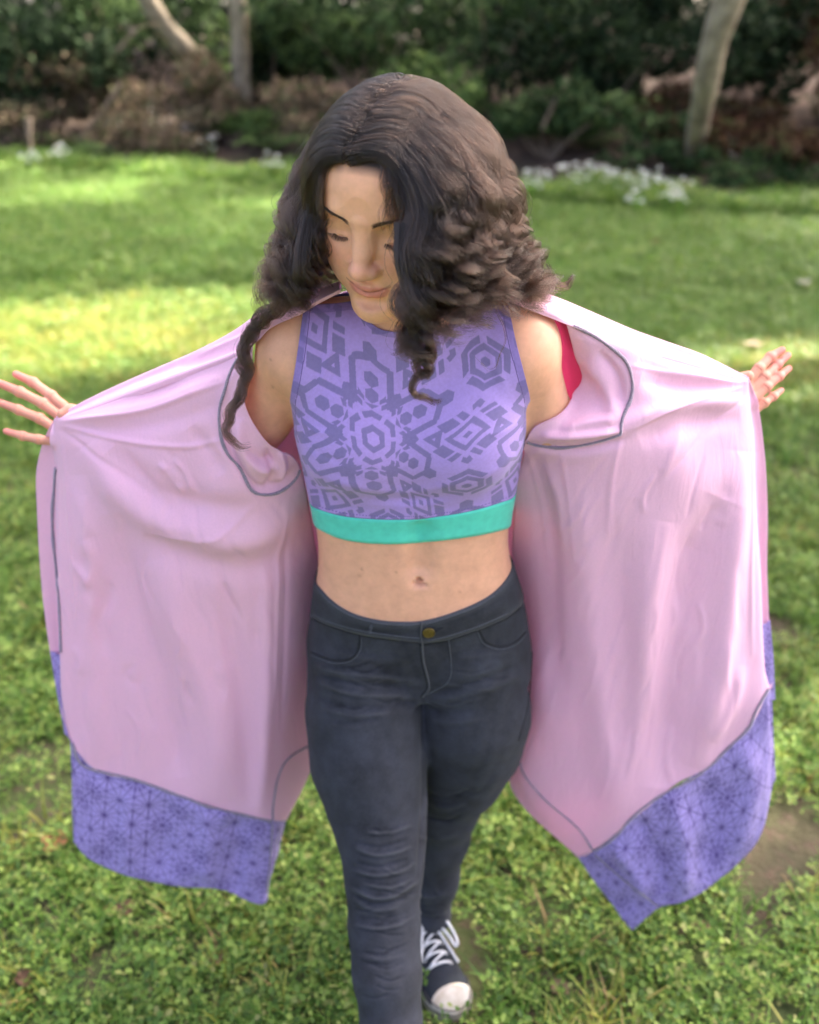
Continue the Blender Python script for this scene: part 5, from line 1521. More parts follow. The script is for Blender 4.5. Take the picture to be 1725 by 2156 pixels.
L_ROWS = [
 [(116, 880, 1.214), (118, 881, 1.211), (121, 883, 1.203), (195, 862, 1.186), (280, 832, 1.170), (360, 803, 1.158), (435, 777, 1.146), (500, 750, 1.130), (548, 724, 1.113)],
 [(100, 908, 1.226), (112, 908, 1.222), (122, 910, 1.202), (200, 900, 1.172), (285, 880, 1.150), (365, 852, 1.138), (435, 825, 1.128), (485, 800, 1.120), (521, 785, 1.112)],
 [(86, 945, 1.236), (112, 945, 1.230), (125, 948, 1.202), (205, 948, 1.165), (290, 938, 1.140), (370, 912, 1.128), (432, 888, 1.120), (478, 868, 1.114), (515, 852, 1.106)],
 [(76, 1000, 1.240), (113, 1005, 1.234), (128, 1008, 1.203), (210, 1015, 1.165), (300, 1010, 1.135), (380, 990, 1.122), (445, 968, 1.114), (505, 948, 1.108), (562, 932, 1.108)],
 [(78, 1080, 1.240), (114, 1085, 1.236), (130, 1088, 1.205), (212, 1100, 1.170), (300, 1105, 1.140), (385, 1095, 1.125), (460, 1072, 1.115), (540, 1040, 1.120), (628, 975, 1.150)],
 [(82, 1160, 1.238), (116, 1165, 1.236), (130, 1168, 1.205), (215, 1185, 1.178), (300, 1195, 1.150), (390, 1195, 1.135), (480, 1180, 1.135), (570, 1150, 1.160), (652, 1080, 1.225)],
 [(90, 1260, 1.235), (122, 1265, 1.234), (131, 1268, 1.205), (218, 1285, 1.185), (305, 1300, 1.160), (395, 1305, 1.148), (490, 1295, 1.155), (590, 1270, 1.195), (672, 1200, 1.285)],
 [(105, 1370, 1.225), (128, 1378, 1.226), (134, 1380, 1.205), (220, 1400, 1.190), (310, 1420, 1.172), (400, 1428, 1.160), (500, 1425, 1.172), (590, 1400, 1.212), (676, 1330, 1.310)],
 [(120, 1455, 1.215), (133, 1465, 1.215), (137, 1472, 1.205), (222, 1510, 1.195), (312, 1535, 1.182), (405, 1552, 1.172), (505, 1555, 1.183), (586, 1535, 1.218), (672, 1460, 1.325)],
 [(134, 1515, 1.210), (142, 1525, 1.210), (147, 1533, 1.203), (218, 1572, 1.198), (307, 1597, 1.188), (402, 1625, 1.180), (503, 1645, 1.190), (580, 1645, 1.218), (664, 1598, 1.325)],
 [(148, 1553, 1.205), (151, 1562, 1.203), (156, 1574, 1.200), (212, 1624, 1.200), (300, 1646, 1.192), (400, 1683, 1.185), (500, 1713, 1.195), (573, 1728, 1.215), (602, 1728, 1.262)]]
L_HEM = [L_ROWS[-1],
 [(152, 1650, 1.203), (154, 1655, 1.201), (156, 1660, 1.199), (206, 1705, 1.200), (292, 1738, 1.193), (388, 1768, 1.187), (482, 1790, 1.197), (564, 1810, 1.215), (586, 1795, 1.256)],
 [(155, 1763, 1.201), (157, 1769, 1.200), (160, 1776, 1.198), (200, 1815, 1.200), (285, 1850, 1.195), (375, 1867, 1.190), (462, 1872, 1.200), (553, 1904, 1.214), (566, 1850, 1.250)]]
R_ROWS = [
 [(1578, 797, 1.214), (1575, 798, 1.211), (1571, 803, 1.203), (1515, 789, 1.188), (1440, 768, 1.173), (1370, 745, 1.158), (1300, 718, 1.143), (1245, 699, 1.128), (1192, 679, 1.112)],
 [(1590, 830, 1.226), (1580, 830, 1.222), (1572, 835, 1.203), (1520, 828, 1.178), (1450, 812, 1.155), (1385, 795, 1.140), (1330, 772, 1.128), (1270, 755, 1.128), (1209, 742, 1.140)],
 [(1600, 870, 1.236), (1584, 872, 1.230), (1576, 875, 1.202), (1525, 873, 1.172), (1460, 865, 1.148), (1400, 858, 1.130), (1335, 850, 1.120), (1275, 840, 1.130), (1219, 812, 1.150)],
 [(1608, 930, 1.240), (1588, 935, 1.236), (1582, 938, 1.203), (1530, 945, 1.172), (1465, 943, 1.142), (1395, 930, 1.120), (1305, 909, 1.108), (1200, 910, 1.112), (1098, 910, 1.130)],
 [(1614, 1000, 1.240), (1592, 1005, 1.237), (1588, 1008, 1.205), (1535, 1020, 1.172), (1468, 1025, 1.140), (1400, 1022, 1.122), (1310, 1005, 1.115), (1200, 990, 1.130), (1090, 985, 1.170)],
 [(1617, 1090, 1.240), (1596, 1095, 1.236), (1592, 1098, 1.205), (1538, 1112, 1.175), (1470, 1122, 1.145), (1400, 1125, 1.130), (1305, 1115, 1.125), (1190, 1100, 1.152), (1083, 1085, 1.220)],
 [(1616, 1190, 1.238), (1598, 1195, 1.234), (1595, 1198, 1.205), (1540, 1215, 1.180), (1472, 1230, 1.155), (1400, 1235, 1.140), (1300, 1230, 1.140), (1180, 1215, 1.175), (1078, 1195, 1.270)],
 [(1620, 1310, 1.232), (1602, 1315, 1.230), (1599, 1320, 1.207), (1545, 1345, 1.185), (1475, 1365, 1.165), (1395, 1375, 1.150), (1290, 1372, 1.155), (1170, 1355, 1.195), (1085, 1330, 1.300)],
 [(1626, 1400, 1.225), (1610, 1402, 1.223), (1606, 1405, 1.207), (1555, 1450, 1.190), (1478, 1495, 1.175), (1388, 1515, 1.165), (1275, 1520, 1.175), (1140, 1510, 1.215), (1072, 1490, 1.310)],
 [(1628, 1430, 1.220), (1616, 1432, 1.218), (1610, 1436, 1.207), (1567, 1495, 1.195), (1490, 1560, 1.185), (1400, 1600, 1.175), (1295, 1640, 1.185), (1125, 1655, 1.230), (1079, 1665, 1.275)],
 [(1625, 1450, 1.215), (1620, 1452, 1.213), (1613, 1462, 1.207), (1576, 1532, 1.200), (1497, 1612, 1.192), (1413, 1662, 1.185), (1325, 1729, 1.190), (1249, 1793, 1.215), (1217, 1806, 1.235)]]
R_HEM = [R_ROWS[-1],
 [(1629, 1545, 1.216), (1625, 1548, 1.213), (1620, 1555, 1.208), (1590, 1645, 1.202), (1522, 1722, 1.196), (1450, 1770, 1.188), (1378, 1812, 1.186), (1316, 1856, 1.205), (1270, 1880, 1.226)],
 [(1633, 1640, 1.220), (1631, 1645, 1.215), (1628, 1652, 1.210), (1602, 1752, 1.205), (1548, 1822, 1.200), (1492, 1873, 1.192), (1440, 1897, 1.190), (1387, 1911, 1.198), (1332, 1960, 1.216)]]

L_FOLDS = [([(125, 888), (240, 872), (360, 840), (470, 795)], 14, 0.0035), ([(150, 905), (260, 905), (380, 880), (470, 845)], 20, -0.0030),
           ([(180, 940), (260, 1040), (330, 1100), (430, 1130), (540, 1130), (630, 1070)], 30, 0.0080), ([(230, 950), (330, 1040), (440, 1070), (540, 1070)], 26, -0.0060),
           ([(300, 1130), (420, 1185), (540, 1195), (640, 1150)], 30, -0.0050),
           ([(170, 1000), (185, 1150), (190, 1300), (195, 1480), (215, 1600)], 30, 0.0060), ([(240, 1080), (275, 1250), (330, 1420), (380, 1640)], 30, -0.0075), ([(330, 1180), (380, 1320), (450, 1500), (470, 1690)], 34, 0.0060),
           ([(470, 1230), (500, 1400), (520, 1560), (530, 1700)], 22, -0.0060), ([(560, 1200), (560, 1400), (552, 1600), (548, 1715)], 16, 0.0060),
           ([(335, 975), (365, 1005), (385, 1045)], 7, 0.0030), ([(365, 965), (392, 1000), (405, 1040)], 6, 0.0025), ([(350, 985), (380, 1025)], 5, -0.0020),
           ([(480, 850), (478, 920), (500, 975), (540, 1025), (590, 1020), (628, 985)], 10, -0.0060), ([(505, 880), (512, 940), (545, 985), (590, 985)], 12, 0.0060), ([(560, 945), (572, 990), (565, 1030)], 7, -0.0045), ([(590, 950), (596, 985), (588, 1020)], 7, 0.0050), ([(520, 945), (545, 965), (575, 970)], 7, -0.0030),
           ([(190, 1130), (205, 1180), (190, 1230)], 12, 0.0030), ([(230, 1230), (215, 1300), (230, 1380)], 14, -0.0025), ([(400, 900), (440, 950), (465, 1000)], 16, -0.0030), ([(160, 1180), (200, 1230), (205, 1300)], 9, 0.0025)]
R_FOLDS = [([(1565, 812), (1450, 790), (1340, 745), (1250, 712)], 13, 0.0035), ([(1560, 840), (1460, 850), (1370, 870), (1315, 905)], 16, 0.0050), ([(1540, 815), (1440, 815), (1350, 800)], 18, -0.0045), ([(1560, 880), (1450, 895), (1350, 930)], 22, -0.0040),
           ([(1310, 905), (1230, 915), (1140, 918)], 8, 0.0060), ([(1320, 925), (1220, 945), (1110, 940)], 9, -0.0040),
           ([(1230, 760), (1270, 800), (1290, 860), (1280, 895)], 16, 0.0050), ([(1260, 740), (1300, 790), (1310, 850)], 10, -0.0040), ([(1180, 905), (1240, 890), (1290, 885)], 10, 0.0030),
           ([(1120, 960), (1150, 1100), (1160, 1250), (1170, 1500)], 26, -0.0070), ([(1200, 980), (1230, 1150), (1250, 1350), (1280, 1600), (1290, 1720)], 34, 0.0070), ([(1330, 1050), (1310, 1250), (1330, 1450), (1300, 1650)], 26, -0.0030),
           ([(1520, 1050), (1460, 1200), (1420, 1400), (1390, 1660)], 36, -0.0120), ([(1560, 950), (1540, 1150), (1520, 1350), (1470, 1620)], 26, 0.0090), ([(1400, 1100), (1360, 1300), (1340, 1500), (1300, 1700)], 30, 0.0060),
           ([(1150, 980), (1180, 1060), (1190, 1160)], 12, 0.0035), ([(1560, 1400), (1540, 1480), (1500, 1560)], 14, 0.0040)]
L_HF = [([(215, 1630), (205, 1720), (200, 1800)], 30, 0.004), ([(350, 1670), (345, 1760), (340, 1850)], 30, -0.006), ([(440, 1700), (440, 1790), (425, 1860)], 26, 0.008), ([(505, 1720), (500, 1800), (490, 1880)], 22, -0.006), ([(285, 1650), (270, 1740), (270, 1840)], 26, 0.005), ([(470, 1705), (475, 1740)], 10, 0.004)]
R_HF = [([(1340, 1725), (1380, 1800), (1400, 1880)], 22, -0.010), ([(1410, 1670), (1440, 1780), (1440, 1890)], 26, 0.009), ([(1480, 1630), (1500, 1740), (1480, 1860)], 28, -0.008), ([(1560, 1560), (1580, 1660), (1545, 1800)], 30, 0.009), ([(1290, 1770), (1330, 1830), (1370, 1890)], 18, 0.008)]

def hem_sheet(rows, folds, seed):
    nu, nv = 560, 230
    o, G, F = sheet('hem_band', rows, nu, nv, hem_mat, folds, push=False, extra=ripples(seed, 0.0012, 2.2, 0.6))
    du = np.linalg.norm(np.diff(G, axis=1), axis=2).mean(0); dv = np.linalg.norm(np.diff(G, axis=0), axis=2)
    U = np.concatenate([[0], np.cumsum(du)])[None, :] + np.zeros((nv, 1))
    W = np.concatenate([[0], np.cumsum(dv.mean(1))])[:, None] + np.zeros((1, nu))
    skew = 0.30 if seed == 1 else -0.75
    W = W + 0.0 * U
    m = star_print(U + 0.012 * seed, W + (U - U.mean()) * skew * 0.3).astype(float)
    pad = np.pad(m, 1, mode='edge')
    m = (pad[1:-1, 1:-1] * 4 + pad[:-2, 1:-1] + pad[2:, 1:-1] + pad[1:-1, :-2] + pad[1:-1, 2:]) / 8
    base, dark = np.array([0.44, 0.345, 0.72]), np.array([0.12, 0.075, 0.26])
    c = base * (1 - m[..., None]) + dark * m[..., None]
    c[-4:] = c[-4:] * 0.5 + np.array([0.22, 0.15, 0.42]) * 0.5
    set_color(o, c.reshape(-1, 3))
    return o, G
r0 = np.random.default_rng(8)
def creases(peak, ulo, uhi, vlo, vhi, n):
    """Fine pulls running from the held corner down into the panel."""
    out = []
    for k in range(n):
        u, v = ulo + (uhi - ulo) * r0.random(), vlo + (vhi - vlo) * r0.random()
        d = np.array([u - peak[0], (v - peak[1]) * 1.0]); d /= np.linalg.norm(d)
        d = d * 0.6 + np.array([0.1 * r0.normal(), 0.5 + 0.3 * r0.random()]); d /= np.linalg.norm(d)
        l = 50 + 110 * r0.random(); b_ = r0.normal(0, 10)
        out.append(([(u, v), (u + d[0] * l / 2 + b_, v + d[1] * l / 2), (u + d[0] * l, v + d[1] * l)], 4 + 7 * r0.random(), float(r0.choice([-1, 1]) * (0.0005 + 0.0011 * r0.random()))))
    return out
L_FOLDS = L_FOLDS + [([(126, 887), (300, 866), (470, 806)], 5, 0.0016), ([(132, 896), (270, 930), (400, 940), (470, 925)], 6, 0.0018), ([(130, 905), (240, 985), (330, 1060)], 5, -0.0014), ([(127, 915), (150, 1100), (168, 1330)], 5, 0.0014), ([(500, 770), (470, 850), (468, 940)], 6, 0.0015), ([(545, 1060), (440, 1130), (300, 1120)], 6, 0.0014), ([(600, 1060), (585, 1250), (575, 1480)], 5, 0.0018), ([(610, 1100), (600, 1300), (590, 1540)], 5, -0.0018)] + creases((120, 880), 150, 560, 900, 1560, 60)
R_FOLDS = R_FOLDS + [([(1566, 806), (1430, 790), (1330, 770)], 5, 0.0016), ([(1564, 815), (1440, 850), (1330, 905)], 5, 0.0018), ([(1570, 830), (1480, 920), (1400, 1010)], 5, -0.0013), ([(1583, 900), (1580, 1150), (1585, 1380)], 5, 0.0016), ([(1310, 915), (1290, 1000), (1280, 1120)], 6, 0.0016), ([(1110, 950), (1135, 1060), (1150, 1200)], 5, 0.0018), ([(1180, 945), (1200, 1040), (1215, 1180)], 5, 0.0014)] + creases((1572, 800), 1130, 1570, 880, 1600, 60)
fl, GL, FL = sheet('front_panel', L_ROWS, 210, 300, pink_mat, L_FOLDS, extra=ripples(3, 0.0020, 2.0, 0.8))
fr, GR, FR = sheet('front_panel', R_ROWS, 210, 300, pink_mat, R_FOLDS, extra=ripples(5, 0.0020, 2.0, -0.8))
hl_, HL = hem_sheet(L_HEM, L_HF, 1)
hr_, HR = hem_sheet(R_HEM, R_HF, 2)

# the star print goes round the outer fold: short hem pieces behind each front edge
def back_hem(rows, seed):
    o, G, F = sheet('hem_band', rows, 60, 120, hem_mat, push=False)
    U = np.cumsum(np.full(60, 0.001))[None, :] + np.zeros((120, 1)); W = np.cumsum(np.full(120, 0.0014))[:, None] + np.zeros((1, 60))
    m = star_print(U + 0.02 * seed, W)[..., None]
    c = np.where(m, np.array([0.135, 0.085, 0.27]), np.array([0.44, 0.345, 0.72]))
    set_color(o, c.reshape(-1, 3))
back_hem([[(106, 1372, 1.222), (118, 1376, 1.222), (136, 1384, 1.215)], [(118, 1450, 1.214), (128, 1455, 1.214), (140, 1460, 1.210)], [(136, 1545, 1.210), (143, 1552, 1.210), (153, 1566, 1.207)]], 1)
back_hem([[(1596, 1316, 1.224), (1611, 1314, 1.228), (1622, 1306, 1.229)], [(1606, 1390, 1.218), (1618, 1388, 1.220), (1629, 1384, 1.222)], [(1615, 1474, 1.216), (1624, 1474, 1.216), (1633, 1474, 1.218)]], 2)

# collar roll over both shoulders
CL = [[(122, 900, 1.245), (186, 868, 1.245), (268, 832, 1.245), (348, 798, 1.240), (424, 766, 1.235), (500, 726, 1.225), (570, 680, 1.215), (642, 640, 1.205), (720, 606, 1.205)],
      [(118, 878, 1.214), (180, 843, 1.210), (260, 805, 1.205), (340, 770, 1.200), (415, 737, 1.195), (490, 697, 1.185), (560, 648, 1.172), (635, 615, 1.165), (715, 592, 1.165)],
      [(119, 880, 1.210), (187, 849, 1.200), (267, 814, 1.192), (347, 783, 1.186), (423, 754, 1.177), (498, 719, 1.162), (563, 676, 1.142), (637, 636, 1.122), (714, 603, 1.115)],
      [(120, 882, 1.205), (192, 857, 1.188), (275, 824, 1.172), (355, 794, 1.160), (430, 766, 1.148), (500, 738, 1.134), (552, 708, 1.116), (638, 648, 1.095), (716, 608, 1.088)],
      [(121, 886, 1.202), (196, 866, 1.184), (282, 836, 1.168), (362, 807, 1.156), (437, 781, 1.145), (502, 753, 1.130), (549, 727, 1.113), (640, 658, 1.093), (718, 615, 1.090)]]
CR_ = [[(1574, 816, 1.245), (1526, 794, 1.245), (1470, 768, 1.245), (1400, 742, 1.240), (1330, 717, 1.235), (1260, 688, 1.225), (1185, 660, 1.215), (1125, 636, 1.205), (1056, 612, 1.205)],
      [(1577, 795, 1.214), (1530, 771, 1.210), (1475, 744, 1.205), (1405, 719, 1.200), (1335, 694, 1.195), (1265, 664, 1.185), (1190, 632, 1.172), (1130, 610, 1.165), (1060, 592, 1.165)],
      [(1576, 798, 1.210), (1527, 779, 1.200), (1467, 757, 1.192), (1397, 735, 1.186), (1327, 711, 1.177), (1257, 684, 1.162), (1185, 652, 1.142), (1122, 626, 1.124), (1058, 606, 1.118)],
      [(1573, 801, 1.205), (1520, 785, 1.190), (1452, 763, 1.176), (1382, 742, 1.162), (1312, 717, 1.148), (1248, 694, 1.134), (1182, 666, 1.110), (1105, 634, 1.095), (1050, 612, 1.088)],
      [(1571, 806, 1.202), (1515, 792, 1.186), (1440, 771, 1.171), (1370, 748, 1.156), (1300, 721, 1.142), (1245, 702, 1.127), (1182, 678, 1.106), (1088, 641, 1.090), (1042, 620, 1.086)]]
cl_, GCL, FCL = sheet('collar', CL, 200, 60, pink_mat, [([(560, 700), (480, 738), (380, 775)], 5, -0.003), ([(600, 660), (520, 705), (420, 748)], 6, 0.0025)], pushd=0.007)
cr_, GCR, FCR = sheet('collar', CR_, 200, 60, pink_mat, [([(1180, 664), (1280, 705), (1400, 745)], 5, -0.003), ([(1130, 640), (1240, 682), (1340, 715)], 6, 0.0025)], pushd=0.007)

# back of the cardigan, hanging behind her from neck to hem
lr = [r[-1] for r in L_ROWS[4:]]; rr = [r[-1] for r in R_ROWS[4:]]
BK = []
zs = np.linspace(1.405, 0.42, 9)
for k, z in enumerate(zs):
    wv = [0.17, 0.21, 0.24, 0.25, 0.26, 0.275, 0.29, 0.30, 0.31][k]
    yb = [1.225, 1.290, 1.340, 1.370, 1.390, 1.400, 1.400, 1.390, 1.385][k]
    ys_ = [1.205, 1.235, 1.250, 1.275, 1.300, 1.330, 1.330, 1.325, 1.320][k]
    BK.append([np.array([x * wv, ys_ + (yb - ys_) * math.cos(x * 1.5) ** 0.7 + 0.010 * math.sin(x * 9 + k), z - 0.05 * x * x]) for x in np.linspace(-1, 1, 11)])
G = cr_axis(cr_axis(np.array(BK), 130, 0), 150, 1)
bk = mesh_obj('back_panel', G.reshape(-1, 3), grid_faces(150, 130), pink_mat, cardigan)
sol = bk.modifiers.new('thickness', 'SOLIDIFY'); sol.thickness = 0.0011

# deep rose outer layer seen through the armhole behind her arm
RS = [[(1130, 655, 1.215), (1170, 668, 1.205), (1205, 683, 1.175)], [(1155, 730, 1.225), (1190, 738, 1.210), (1222, 745, 1.180)], [(1160, 800, 1.230), (1200, 805, 1.212), (1235, 812, 1.180)],
      [(1160, 870, 1.232), (1200, 870, 1.212), (1232, 868, 1.180)], [(1150, 940, 1.230), (1190, 940, 1.205), (1225, 935, 1.178)]]
sheet('armhole_lining', RS, 40, 60, rose_mat, push=False, thick=0)

# overlock seams: a flat cord with thread laid across it
CLOTH = [BVHTree.FromPolygons([tuple(p) for p in g.reshape(-1, 3)], [tuple(q) for q in f]) for g, f in ((GL, FL), (GR, FR), (HL, grid_faces(560, 230)), (HR, grid_faces(560, 230)))]
def overlock(poly, halfw, step=0.0024, lift=0.0012):
    q = spline(poly, 12 * len(poly)); pts, nn = [], []
    for u, v in q:
        best = None
        for bb in CLOTH:
            p, n = cast(bb, u, v)
            if p is not None and (best is None or np.linalg.norm(p - CAM) < np.linalg.norm(best[0] - CAM)): best = (p, n)
        if best is None: continue
        n = best[1] if best[1] @ (CAM - best[0]) > 0 else -best[1]
        pts.append(best[0] + n * lift); nn.append(n)
    if len(pts) < 6: return
    pts = np.array(pts); nn = np.array(nn)
    for _ in range(3): pts[1:-1] = 0.25 * pts[:-2] + 0.5 * pts[1:-1] + 0.25 * pts[2:]
    L = np.concatenate([[0], np.cumsum(np.linalg.norm(np.diff(pts, axis=0), axis=1))])
    x = np.arange(0, L[-1], step)
    pts = np.stack([np.interp(x, L, pts[:, k]) for k in range(3)], -1); nn = np.stack([np.interp(x, L, nn[:, k]) for k in range(3)], -1)
    nn /= np.linalg.norm(nn, axis=1)[:, None]
    t = np.gradient(pts, axis=0); t /= np.linalg.norm(t, axis=1)[:, None]
    sd = np.cross(t, nn)
    hw = halfw * (1 + 0.18 * np.sin(x * 90) + 0.1 * rng.normal(0, 1, len(x)))
    n = len(x)
    # ribbon
    V, F = [], []
    prof = [(-1, -0.0006), (-0.8, 0.0006), (0, 0.0011), (0.8, 0.0006), (1, -0.0006)]
    for i in range(n):
        for a_, b_ in prof: V.append(pts[i] + sd[i] * a_ * hw[i] + nn[i] * b_)
    F = grid_faces(5, n)
    rb = mesh_obj('overlock_seam', V, F, lock_mat, cardigan)
    mb = MB()
    for i in range(0, n - 1):
        a0 = pts[i] - sd[i] * hw[i] * 1.05 + nn[i] * 0.0004; b0 = pts[i + 1] + sd[i] * hw[i] * 1.05 + nn[i] * 0.0004; m0 = (a0 + b0) / 2 + nn[i] * 0.0019
        mb.tube([a0, m0, b0], 0.00046, 4)
    o = mb.build('overlock_thread', lock_pale, rb); o['kind'] = 'stuff'
lock_pale = simple_mat('pale_overlock_thread', (0.58, 0.50, 0.60), rough=0.9, var=0.5, scale=500)
overlock([(548, 728), (520, 742), (500, 758), (484, 790), (476, 817), (463, 865), (466, 921), (480, 957), (504, 985), (524, 1025), (540, 1039), (572, 1041), (600, 1029), (624, 1005), (634, 981)], 0.0022)
overlock([(588, 946), (608, 938), (630, 939)], 0.0028)
overlock([(119, 985), (116, 1021), (111, 1081), (113, 1141), (119, 1193), (124, 1249), (127, 1310), (129, 1372)], 0.0026)
overlock([(1199, 681), (1259, 713), (1315, 757), (1331, 801), (1329, 837), (1311, 881), (1306, 916)], 0.0022)
overlock([(1306, 914), (1259, 929), (1195, 941), (1167, 942), (1127, 936), (1100, 926)], 0.0022)
overlock([(152, 1562), (165, 1600), (190, 1618), (250, 1632), (300, 1646), (355, 1667), (400, 1682), (440, 1699), (500, 1712), (550, 1724), (572, 1729)], 0.0028)
overlock([(1618, 1450), (1590, 1500), (1577, 1532), (1531, 1576), (1497, 1611), (1455, 1641), (1413, 1662), (1363, 1694), (1325, 1728), (1300, 1757), (1279, 1775), (1250, 1792)], 0.0028)
overlock([(574, 1726), (574, 1702), (578, 1670), (585, 1635), (597, 1608), (615, 1590), (640, 1575), (660, 1566)], 0.0018)
overlock([(1087, 1540), (1094, 1590), (1104, 1630), (1148, 1683), (1200, 1727), (1225, 1752), (1249, 1790)], 0.0018)
overlock([(1252, 1797), (1300, 1840), (1340, 1872), (1386, 1908)], 0.0018)
overlock([(573, 1733), (570, 1780), (566, 1830), (560, 1880)], 0.0014)
# ================================================================ PERSON: hair
hair_mat = bpy.data.materials.new('dark_brown_hair'); hair_mat.use_nodes = True
nt = hair_mat.node_tree
for n in list(nt.nodes):
    if n.type != 'OUTPUT_MATERIAL': nt.nodes.remove(n)
hb = N(nt, 'ShaderNodeBsdfHairPrincipled')
hb.parametrization = 'COLOR'
ci = N(nt, 'ShaderNodeHairInfo')
rp = N(nt, 'ShaderNodeValToRGB')
rp.color_ramp.elements[0].color = (0.0026, 0.0016, 0.0012, 1); rp.color_ramp.elements[1].color = (0.019, 0.0088, 0.0050, 1)
rp.color_ramp.elements[0].position = 0.15; rp.color_ramp.elements[1].position = 1.0
mx = N(nt, 'ShaderNodeMath', operation='MULTIPLY_ADD'); mx.inputs[1].default_value = 0.55
ms_ = N(nt, 'ShaderNodeMath', operation='MULTIPLY'); ms_.inputs[1].default_value = 0.45
nt.links.new(ci.outputs['Random'], ms_.inputs[0]); nt.links.new(ci.outputs['Intercept'], mx.inputs[0]); nt.links.new(ms_.outputs[0], mx.inputs[2])
nt.links.new(mx.outputs[0], rp.inputs[0]); nt.links.new(rp.outputs[0], hb.inputs['Color'])
hb.inputs['Roughness'].default_value = 0.32
hb.inputs['Radial Roughness'].default_value = 0.45
nt.links.new(hb.outputs[0], nt.nodes['Material Output'].inputs['Surface'])

HR_M = [
 [(738, 338, .905), (805, 332, .906), (862, 378, .903), (884, 445, .905), (868, 505, .912), (866, 560, .915), (874, 610, .918), (862, 665, .935), (872, 720, .950), (896, 775, .965)],
 [(748, 318, .902), (822, 312, .906), (880, 370, .893), (905, 440, .895), (893, 510, .900), (912, 575, .905), (893, 640, .925), (890, 700, .940), (880, 760, .960)],
 [(762, 288, .900), (852, 285, .910), (930, 350, .890), (968, 430, .895), (955, 500, .900), (980, 565, .912), (965, 622, .935), (985, 672, .965)],
 [(780, 248, .905), (874, 245, .922), (968, 312, .900), (1018, 392, .905), (1036, 470, .912), (1022, 540, .928), (1052, 600, .955), (1036, 648, .985)],
 [(806, 212, .920), (908, 212, .942), (1006, 282, .928), (1062, 370, .935), (1093, 450, .945), (1086, 530, .965), (1122, 592, .995), (1108, 645, 1.025)],
 [(842, 196, .942), (925, 196, .958), (1022, 262, .975), (1076, 350, .985), (1102, 430, .998), (1112, 510, 1.015), (1140, 575, 1.035), (1150, 628, 1.065)],
 [(862, 198, .955), (948, 206, 1.005), (1022, 275, 1.04), (1068, 370, 1.06), (1094, 460, 1.08), (1102, 540, 1.095), (1126, 610, 1.115), (1150, 648, 1.135)],
 [(884, 215, 1.03), (950, 248, 1.075), (1000, 330, 1.115), (1022, 430, 1.135), (1035, 540, 1.155), (1045, 640, 1.175)],
 [(888, 232, 1.035), (898, 280, 1.10), (885, 380, 1.155), (872, 480, 1.175), (868, 580, 1.19), (866, 650, 1.20)],
 [(880, 222, 1.03), (815, 238, 1.075), (748, 292, 1.115), (702, 382, 1.135), (684, 480, 1.150), (684, 570, 1.165), (694, 618, 1.175)],
 [(850, 196, .945), (766, 212, 1.010), (690, 268, 1.05), (642, 345, 1.07), (618, 425, 1.085), (612, 500, 1.095), (610, 565, 1.105), (594, 618, 1.115)],
 [(804, 212, .926), (722, 242, .980), (660, 312, 1.01), (624, 392, 1.03), (602, 462, 1.04), (598, 522, 1.05), (588, 572, 1.06), (580, 612, 1.07)],
 [(772, 262, .906), (704, 278, .958), (646, 342, .985), (617, 420, 1.0), (606, 490, 1.012), (600, 550, 1.02), (588, 600, 1.035), (570, 628, 1.05)],
 [(753, 296, .905), (704, 312, .945), (662, 372, .968), (640, 440, .990), (632, 510, 1.0), (624, 570, 1.012), (616, 615, 1.02), (598, 640, 1.04)],
 [(740, 330, .907), (702, 348, .936), (678, 398, .960), (662, 450, .978), (654, 510, .988), (646, 565, .998), (634, 610, 1.01), (616, 642, 1.035)]]
LOCKS = [  # single locks: points, radius, strands, curl
 ([(745, 316, .908), (694, 336, .945), (656, 430, .975), (640, 520, .985), (628, 592, 1.0), (596, 640, 1.06), (545, 676, 1.105), (516, 732, 1.120), (520, 795, 1.125), (496, 850, 1.125), (478, 895, 1.125), (486, 930, 1.128), (528, 945, 1.13)], 0.0085, 230, 0.25),
 ([(740, 320, .908), (690, 345, .948), (652, 440, .98), (635, 530, .99), (620, 600, 1.01), (580, 655, 1.07), (528, 700, 1.115), (508, 760, 1.122), (512, 815, 1.127), (484, 860, 1.127), (472, 890, 1.127)], 0.006, 120, 0.3),
 ([(838, 520, .912), (862, 600, .915), (880, 680, .935), (876, 730, .945), (902, 772, .955), (884, 795, .965), (868, 815, .970), (882, 838, .975), (932, 843, .975)], 0.0048, 130, 0.2),
 ([(850, 540, .910), (870, 620, .915), (866, 690, .935), (890, 740, .945), (915, 765, .950), (905, 735, .945), (880, 752, .950), (862, 742, .952), (822, 742, .955)], 0.0030, 60, 0.2),
 ([(842, 470, .905), (846, 560, .908), (880, 640, .915), (905, 700, .935), (885, 760, .950), (905, 790, .958), (898, 770, .955)], 0.007, 150, 0.5),
 ([(1050, 560, .95), (1040, 640, .985), (1062, 690, 1.01), (1060, 730, 1.03), (1040, 775, 1.04), (1012, 768, 1.04), (990, 742, 1.035)], 0.0010, 4, 0.1),
 ([(640, 560, 1.0), (610, 620, 1.03), (575, 612, 1.05), (552, 605, 1.06)], 0.005, 60, 0.4),
 ([(1150, 560, 1.04), (1170, 600, 1.06), (1195, 590, 1.07), (1205, 605, 1.075)], 0.006, 40, 0.5),
 ([(612, 450, 1.04), (590, 480, 1.045), (592, 520, 1.05), (578, 545, 1.055), (598, 560, 1.05)], 0.006, 90, 0.4),
 ([(622, 385, 1.03), (600, 425, 1.04), (606, 462, 1.045), (592, 490, 1.05)], 0.006, 80, 0.4),
]
NP = 46
hrng = np.random.default_rng(21)
